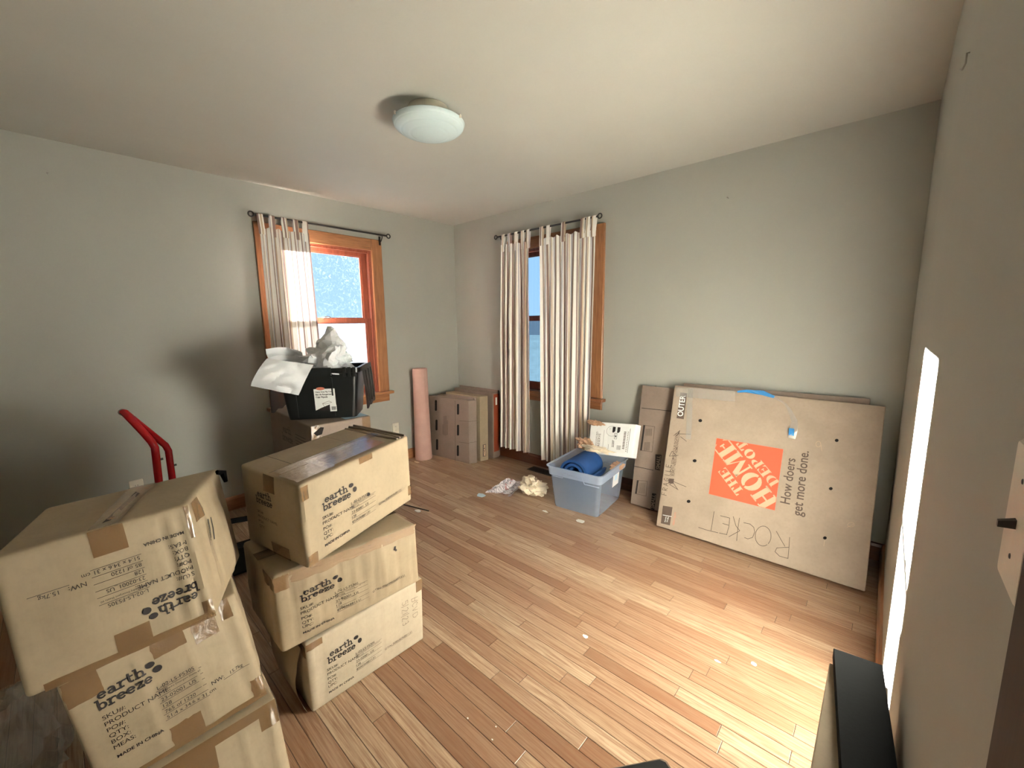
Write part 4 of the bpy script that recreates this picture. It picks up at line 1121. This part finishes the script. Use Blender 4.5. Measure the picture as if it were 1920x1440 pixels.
for k, px in enumerate(((877, 1347), (930, 1363), (923, 1387))):
    scrap(px, (.004, .003), M['label'], 'tiny pale crumb on the floorboards', 20 + k, 'crumbs on the floor', .0008, 6, 'crumb')
qa, qb = onz((757, 947)), onz((804, 959))
mb = MB(); mb.tube([qa + V((0, 0, .005)), qb + V((0, 0, .005))], .0045, 8); tag(mb.build('stick', M['iron'], None, base=(qa + qb) / 2), 'thin dark stick on the floor behind the cartons', 'stick')

# ------------------------------------------------------------------ flat boxes leaning on the back wall
GS = 'flat moving boxes leaning on the back wall'
sbl = V((2.301, -.238, .006)); sbr = V((2.585, -.236, .006)); stl = V((2.283, -.058, .918)); str_ = V((2.567, -.056, .915))
ns = (sbr - sbl).cross(stl - sbl).normalized()
SB, c = slabbox('flat_moving_box', 'flattened small moving box tucked behind the large orange-logo box', cor8(sbl, sbr, stl, str_, -ns * .030), (.285, .030, .93), 101, 'card3', GS, r=.003)
so_ = sbl + ns * .0025
def s1(x, y): return onpl((1180 + x / 4.8, 700 + y / 4.8), so_, ns)
so2 = sbl + ns * .0032
def s2(x, y): return onpl((1180 + x / 4.8, 700 + y / 4.8), so2, ns)
mb = MB()
put_stroke(mb, s1, [(112, 312), (375, 340)], 5); put_stroke(mb, s1, [(42, 835), (215, 872)], 5); put_stroke(mb, s1, [(238, 110), (225, 320)], 4, 1)
def qrect(fn, a, b, c_, d, m): mb.quad(fn(*a), fn(*b), fn(*c_), fn(*d), m)
for a in (((235, 728), (290, 733), (275, 875), (231, 865)), ((205, 1078), (243, 1085), (225, 1230), (190, 1218))): qrect(s1, *a, 0)
for pl in ([(128, 466), (228, 480), (205, 708), (98, 692)], [(70, 962), (162, 972), (150, 1105), (52, 1082)]):
    put_stroke(mb, s1, pl, 4, 2, True)
qrect(s1, (128, 466), (142, 468), (112, 694), (98, 692), 0); qrect(s1, (70, 962), (84, 964), (66, 1086), (52, 1082), 0)
for k in range(6): put_stroke(mb, s1, [(150 + k * 10, 500), (148 + k * 10, 560)], 4, 2); put_stroke(mb, s1, [(138 + k * 9, 620), (132 + k * 9, 695)], 4, 2)
for k in range(6): put_stroke(mb, s1, [(95 + k * 10, 985), (82 + k * 10, 1080)], 3, 2)
for (x0, y0, x1, y1) in ((272, 866, 281, 742), (222, 1218, 236, 1094)):
    a0, a1_ = s2(x0, y0), s2(x1, y1); du = (a1_ - a0); wl = du.length; ex = du.normalized(); ey = ns.cross(ex)
    put_text(mb, lambda u, v: a0 + ex * u + ey * v, 'SMALL', 0, 0, width=wl, m=1, bold=.03, hs=1.1)
mb.build('printing', [M['ink'], M['card3'], M['inkg']], SB)

hz = .018
hbl, hbr, htl, htr = onz((1230, 985), hz), onz((1622, 1110), hz), ony((1265, 722), -.108), ony((1661, 762), -.098)
nh = (hbr - hbl).cross(htl - hbl).normalized()
HD, c = slabbox('flat_moving_box', 'large flat moving box with orange square logo leaning against wall', cor8(hbl, hbr, htl, htr, -nh * .045), (1.12, .045, 1.0), 103, 'hd', GS, r=.006, bulge=.0, nz=.0)
ho = hbl + nh * .0012; ho2 = hbl + nh * .0020; ho3 = hbl + nh * .0028
def hp(sx0, sy0, k, o): return lambda x, y: onpl((sx0 + x / k, sy0 + y / k), o, nh)
A_ = hp(1180, 700, 3.428, ho); A2_ = hp(1180, 700, 3.428, ho2)
P_ = lambda px, o=ho: onpl(px, o, nh)
HDM = [M['orange'], M['cardink'], M['inkg'], M['label'], M['redink']]
mb = MB()
# orange square: corners in reading order of the upright logo (box is turned a quarter, reading bottom to top)
qTL, qTR, qBR, qBL = P_((1343.6, 821.5)), P_((1468.6, 842.4)), P_((1452.6, 957)), P_((1329, 926))
mb.quad(qTL, qTR, qBR, qBL, 0)
# upright logo: left-bottom = picture bottom-right ... X right = picture up, Y up = picture left
lBL, lBR, lTR, lTL = (P_(k, ho2) for k in ((1452.6, 957), (1468.6, 842.4), (1343.6, 821.5), (1329, 926)))
def lg(x, y): return lBL * (1 - x) * (1 - y) + lBR * x * (1 - y) + lTR * x * y + lTL * (1 - x) * y
R2 = math.sqrt(.5)
def clip_poly(p):
    for ax_, sg, lim in ((0, 1, .004), (0, -1, -.996), (1, 1, .004), (1, -1, -.996)):
        o_ = []
        for a, b in zip(p, p[1:] + p[:1]):
            ia, ib = sg * a[ax_] >= lim, sg * b[ax_] >= lim
            if ia: o_.append(a)
            if ia != ib:
                t_ = (lim / sg - a[ax_]) / (b[ax_] - a[ax_]); o_.append((a[0] + (b[0] - a[0]) * t_, a[1] + (b[1] - a[1]) * t_))
        p = o_
        if len(p) < 3: return []
    return p
def rc4(x0, y0, x1, y1): return [(x0, y0), (x1, y0), (x1, y1), (x0, y1)]
def ringhalf(cx, cy, ro, ri, a0, a1, n=10):
    out = []
    A0 = arc(cx, cy, ro[0], ro[1], a0, a1, n); A1 = arc(cx, cy, ri[0], ri[1], a0, a1, n)
    for k in range(n): out.append([A0[k], A0[k + 1], A1[k + 1], A1[k]])
    return out
st, sf = .26, .07
GL = {  # heavy stencil letters in a cell of height 1: (advance, polygons)
 'H': (1.0, [rc4(.10, 0, .36, 1), rc4(.64, 0, .90, 1), rc4(.36, .46, .64, .55)] + [rc4(a, b, a + .40, b + sf) for a in (.03, .57) for b in (0, 1 - sf)]),
 'O': (1.0, ringhalf(.5, .5, (.47, .52), (.17, .40), 96, 264) + ringhalf(.5, .5, (.47, .52), (.17, .40), -84, 84)),
 'M': (1.22, [rc4(.10, 0, .20, 1), rc4(.86, 0, 1.12, 1), [(.06, 1), (.38, 1), (.66, .25), (.56, 0)], [(.58, .08), (.68, .32), (.92, 1), (.84, 1)]] + [rc4(.02, 0, .30, sf), rc4(.78, 0, 1.20, sf), rc4(.86, 1 - sf, 1.20, 1)]),
 'E': (.92, [rc4(.10, 0, .38, 1), rc4(.38, 0, .80, sf), rc4(.38, 1 - sf, .80, 1), rc4(.42, .46, .62, .54), [(.66, 0), (.86, 0), (.86, .32)], [(.66, 1), (.86, 1), (.86, .68)], [(.60, .36), (.68, .36), (.68, .64), (.60, .64)], rc4(.03, 0, .38, sf), rc4(.03, 1 - sf, .38, 1)]),
 'T': (.92, [rc4(.33, 0, .59, 1), rc4(.24, 0, .68, sf), rc4(.06, 1 - sf, .86, 1), [(.06, 1), (.06, .66), (.14, .66), (.28, 1)], [(.86, 1), (.86, .66), (.78, .66), (.64, 1)]]),
 'D': (1.0, [rc4(.10, 0, .36, 1), rc4(.03, 0, .36, sf), rc4(.03, 1 - sf, .36, 1)] + ringhalf(.44, .5, (.50, .50), (.22, .42), -90, 90)),
 'P': (.90, [rc4(.10, 0, .36, 1), rc4(.03, 0, .46, sf), rc4(.03, 1 - sf, .36, 1)] + ringhalf(.44, .70, (.40, .30), (.14, .22), -90, 90)),
}
def diag(word, s0, s1_, t0, t1_):
    tot = sum(GL[c_][0] for c_ in word); x = 0
    for c_ in word:
        ad, ps = GL[c_]
        for p in ps:
            q_ = []
            for a, b in p:
                s_ = s0 + (s1_ - s0) * (x + a) / tot; t_ = t0 + (t1_ - t0) * b
                q_.append((.5 + (s_ - t_) * R2, .5 + (s_ + t_) * R2))
            q_ = clip_poly(q_)
            if q_: put_poly(mb, lg, q_, 1)
        x += ad
diag('HOME', -.64, .64, -.145, .155); diag('THE', -.26, .235, .195, .345); diag('DEPOT', -.40, .46, -.335, -.185)
mb.build('square_logo', HDM, HD); mb = MB()
def line_text(s, p0, p1, o, m, bold=.0, hs=1.0):
    a0, a1_ = P_(p0, o), P_(p1, o); du = a1_ - a0; ex = du.normalized(); ey = nh.cross(ex)
    put_text(mb, lambda u, v: a0 + ex * u + ey * v, s, 0, 0, width=du.length, m=m, bold=bold, hs=hs)
line_text('How doers', (1480.5, 946), (1491.5, 860.5), ho, 2, .012, 1.15)
line_text('get more done.', (1503, 969), (1516.5, 846.5), ho, 2, .012, 1.15)
mb.build('slogan', HDM, HD); mb = MB()
mb.quad(P_((1275.8, 735.8)), P_((1288.3, 737.5)), P_((1282, 786)), P_((1268.5, 784)), 2)
line_text('OUTER', (1280, 781), (1285.4, 741.5), ho2, 3, .02, 1.15)
mb.build('outer_label', HDM, HD); mb = MB()
line_text('QUICKLY ESTIMATE YOUR PACKING', (1259.5, 893), (1270.3, 813), ho, 2, .01, 1.15)
line_text('SUPPLY NEEDS AT HDMOVING.COM', (1264.0, 893), (1274.8, 811), ho, 2, .01, 1.15)
mb.quad(P_((1254.5, 897)), P_((1264, 898)), P_((1262.5, 907)), P_((1253, 906)), 2)
mb.build('fine_print', HDM, HD); mb = MB()
mb.quad(P_((1243, 948)), P_((1261, 951)), P_((1256, 985)), P_((1239, 981)), 2)
mb.quad(P_((1242.8, 965), ho2), P_((1259.5, 968.2), ho2), P_((1259.4, 969.2), ho2), P_((1242.6, 966), ho2), 3)
line_text('BOX FITS', (1247.5, 979), (1250, 969), ho2, 3, .02); line_text('TV 55in', (1252, 979.5), (1254, 969.5), ho2, 3, .02)
line_text('HEAVY DUTY', (1264, 985), (1268.5, 961), ho, 4, .0, 1.2)
mb.build('box_icon', HDM, HD)
for (x, y) in ((456, 304), (420, 562), (381, 823), (1333, 431), (1295, 741), (1257, 1058)):
    mb = MB(); put_poly(mb, A2_, [(x + 12 * math.cos(2 * PI * k / 16), y + 10 * math.sin(2 * PI * k / 16)) for k in range(16)]); mb.build('punched_hole', M['dark'], HD)
mb = MB(); wv_ = 3.2
ell = lambda cx_, cy_, rx, ry, a0=0, a1=360: arc(cx_, cy_, rx, ry, a0, a1, 22)
for pts in ([(545, 888), (535, 950), (525, 1010)], [(445, 990), (500, 1008), (570, 1025)], [(645, 930), (640, 985), (625, 1037)], [(585, 915), (645, 930)], [(600, 965), (638, 976)], [(578, 1026), (628, 1037)],
            [(708, 930), (697, 1000), (690, 1076)], [(668, 920), (685, 980), (710, 1012), (640, 1050)], [(735, 960), (775, 968), (800, 990), (806, 1020), (792, 1055), (762, 1064), (740, 1056)], ell(860, 1046, 51, 64, 60, 410),
            [(1030, 1055), (1026, 1120), (1020, 1190)], [(1020, 1190), (965, 1175), (936, 1146), (948, 1122), (1026, 1118)], [(945, 1015), (975, 1070), (1000, 1112)]):
    put_stroke(mb, A_, pts, wv_)
B_ = hp(1180, 700, 4.8, ho)
mb.build('rocket_handwriting', [M['pen'], M['cardink']], HD); mb = MB()
fa, fb2 = P_((1249.5, 929)), P_((1259, 868)); fu_ = (fb2 - fa); fw_ = fu_.length; fu_ = fu_.normalized(); fv_ = nh.cross(fu_)
ff = lambda x, y: fa + fu_ * (x / 7 * fw_) + fv_ * (y / 7 * fw_)
for k, gl in enumerate(([[(0, 0), (0, 1.1), (.6, 1.1)], [(0, .55), (.5, .6)]], [[(0, 0), (0, 1.1), (.55, .95), (.5, .6), (0, .5), (.6, 0)]], [[(0, 0), (.3, 1.1), (.65, 0)], [(.1, .4), (.55, .4)]], [[(.6, .95), (.3, 1.1), (0, .6), (.2, 0), (.6, .15), (.6, .5), (.35, .5)]], [[(.3, 0), (.3, 1.1)]], [[(.1, 1.1), (.1, 0), (.6, 0)]], [[(.6, 1.1), (0, 1.1), (0, 0), (.6, 0)], [(0, .55), (.5, .55)]])):
    mb = MB()
    for l in gl: put_stroke(mb, ff, [(k + a * .85, b * .95) for a, b in l], .09)
    mb.build('handwritten_letter', M['pen'], HD)
mb = MB()
for pts in ([(362, 1000), (440, 1048)], [(362, 1000), (400, 975), (512, 1022)], [(395, 985), (435, 1045)], [(360, 745), (385, 700), (420, 735)], [(360, 745), (440, 738)], [(400, 560), (455, 515), (432, 560)], [(455, 518), (420, 565)], [(440, 545), (552, 548)], [(460, 570), (515, 612)]):
    put_stroke(mb, B_, pts, 4)
mb.build('drawn_arrows', [M['pen'], M['cardink']], HD); mb = MB()
for pts in (ell(1215, 455, 16, 18, 30, 330) + [(1238, 500)], ell(1425, 973, 22, 14, 0, 340) + [(1398, 990)], [(1255, 1075), (1250, 1110)]): put_stroke(mb, A_, pts, 2.2, 1)
mb.build('scuff_marks', [M['pen'], M['cardink']], HD)
mb = MB(); T3 = hp(1180, 700, 3.428, ho3)
mb.grid(lambda a, b: T3(375 + 35 * a - 12 * b, 92 + 4 * a + 330 * b), 3, 16); mb.grid(lambda a, b: T3(300 + 380 * a, 88 + 22 * a + 60 * b + 12 * a * b), 16, 3); mb.build('clear_tape', M['film'], HD, True)
# second flat box behind, just proud at the top
pbl, pbr = V((2.62, -.345, .012)), V((3.66, -.335, .012)); ptl, ptr = V((2.60, -.052, .962)), V((3.64, -.050, .962))
np_ = (pbr - pbl).cross(ptl - pbl).normalized()
slabbox('flat_moving_box', 'dark-edged flat box leaning between the orange-logo box and wall', cor8(pbl, pbr, ptl, ptr, -np_ * .028), (1.04, .028, 1.0), 107, 'card3', GS, r=.003)
# blue strap hanging over the top edge
ht_o = hbl + nh * .006
pts = [P_(k, ht_o) for k in ((1383, 735), (1400, 733.5), (1430, 737), (1452, 745), (1472, 757), (1482, 772), (1490, 790), (1488, 806), (1484, 822))]
ws = [.006, .008, .016, .008, .006, .010, .016, .022, .020]
st_ = thing('tape_strand', 'twisted clear and blue tape strand dangling over the orange-logo box', 'tape', pts[4])
ed = []
for k, q in enumerate(pts):
    tdir = (pts[min(k + 1, 8)] - pts[max(k - 1, 0)]).normalized(); sd = nh.cross(tdir); ed.append((q + sd * ws[k] + nh * .006 * math.sin(k * 2.1) + nh * .006, q - sd * ws[k] - nh * .004 * math.sin(k * 2.1) + nh * .006))
for a, b, nm, mt_ in ((0, 3, 'blue_end', 'btape'), (2, 8, 'clear_strip', 'film')):
    mb = MB()
    for k in range(a, b): mb.quad(ed[k][0], ed[k][1], ed[k + 1][1], ed[k + 1][0])
    mb.build(nm, M[mt_], st_)
mb = MB()
cb_ = P_((1484.5, 811), ht_o)
for k in range(7):
    a = V((fr((k, 1, 2)) * .02, .0, fr((k, 3, 5)) * .045)); mb.obox(cb_ + a + nh * (.004 + .002 * k) + V((-.012, 0, -.02)), V((.026, .004 * fr((k, 9, 1)), .006 * fr((k, 2, 2)))), V((-.004, .012, .040)), nh * .0006)
mb.build('blue_wad', M['btape'], st_)

# ------------------------------------------------------------------ carton and black panel along the right wall
zt_ = .60
q1_ = onz((1563, 1214), zt_); q2_ = onz((1655, 1246), zt_)
cx0, cx1 = q1_.x - .004, W - .020
BC, c = slabbox('narrow_carton', 'narrow tan carton standing along the sunlit wall below a black panel', cor8((cx0, q1_.y - .62, 0), (cx1, q1_.y - .62, 0), (cx0, q1_.y - .62, zt_ - .03), (cx1, q1_.y - .62, zt_ - .03), V((0, .60, 0))), (cx1 - cx0, .60, zt_ - .03), 111, 'card', None, r=.004)
dl = onz((1577, 1440), zt_) - q1_; dr = onz((1685, 1440), zt_) - q2_
mb = MB()
tops = [q1_, q2_, q2_ + dr * 1.02, q1_ + dl * 1.02]
tops = [V((min(p.x, W - .008), p.y, zt_)) for p in tops]
mb.loft([[p - V((0, 0, .028)) for p in tops], [p - V((0, 0, .003)) for p in tops], [p.lerp(sum(tops, V()) / 4, .02) for p in tops]])
tag(mb.build('black_board', M['blackm'], None, base=sum(tops, V()) / 4 - V((0, 0, .028))), 'flat black panel laid askew on the narrow carton by the wall', 'panel')

# black case corner at the photographer's feet
k0 = onz((1246, 1413), .10)
t = thing('black_case', 'corner of a black padded case on the bare floor near the doorway', 'case', V((k0.x + .05, k0.y - .15, 0)))
d1 = V((.86, -.50, 0)).normalized(); d2 = V((-.62, -.78, 0)).normalized()
def kc(a, b, z): return k0 + d1 * a + d2 * b + V((0, 0, z - .10))
mb = MB()
def kr(i, z): return [kc(i + .01, i, z), kc(i, i + .012, z), kc(i, .22 - i, z), kc(.26 - i, .22 - i, z), kc(.26 - i, i, z)]
mb.loft([kr(.012, .001), kr(0, .02), kr(0, .085), kr(.014, .10)]); mb.build('shell', M['black'], t)
mb = MB(); mb.loft([[p + V((0, 0, dz)) for p in kr(-.002, .055)] for dz in (0, .006)], close0=False, close1=False); mb.build('zip', M['blackm'], t)

# crumpled clear plastic bag behind the left stack
crumple('plastic_bag', (1.72, -3.34, .10), (.27, .11, .16), 2.9, M['film'], 'clear plastic bag slumped on the floor behind the carton stack', 'plastic bag', flat=0, amp=.5, fold=1.5)

# ------------------------------------------------------------------ outside: ground and a low hedge line
mb = MB(); mb.grid(lambda a, b: V((-60 + 120 * a, -60 + 120 * b, -.9 + (.25 * fr((a * 20, b * 20, 1)) if (abs(-60 + 120 * a) > 8 or abs(-60 + 120 * b) > 8) else 0))), 40, 40)
gm = plain('frosty_grass', (.025, .045, .06, 1), 1.0, .2, 3, **{'Specular__IOR__Level': 0.0})
go = mb.build('ground', gm, None, True); go['kind'] = 'structure'; go['label'] = 'pale frosty ground outside the windows'

for o in bpy.data.objects:
    if '_b' in o: del o['_b']
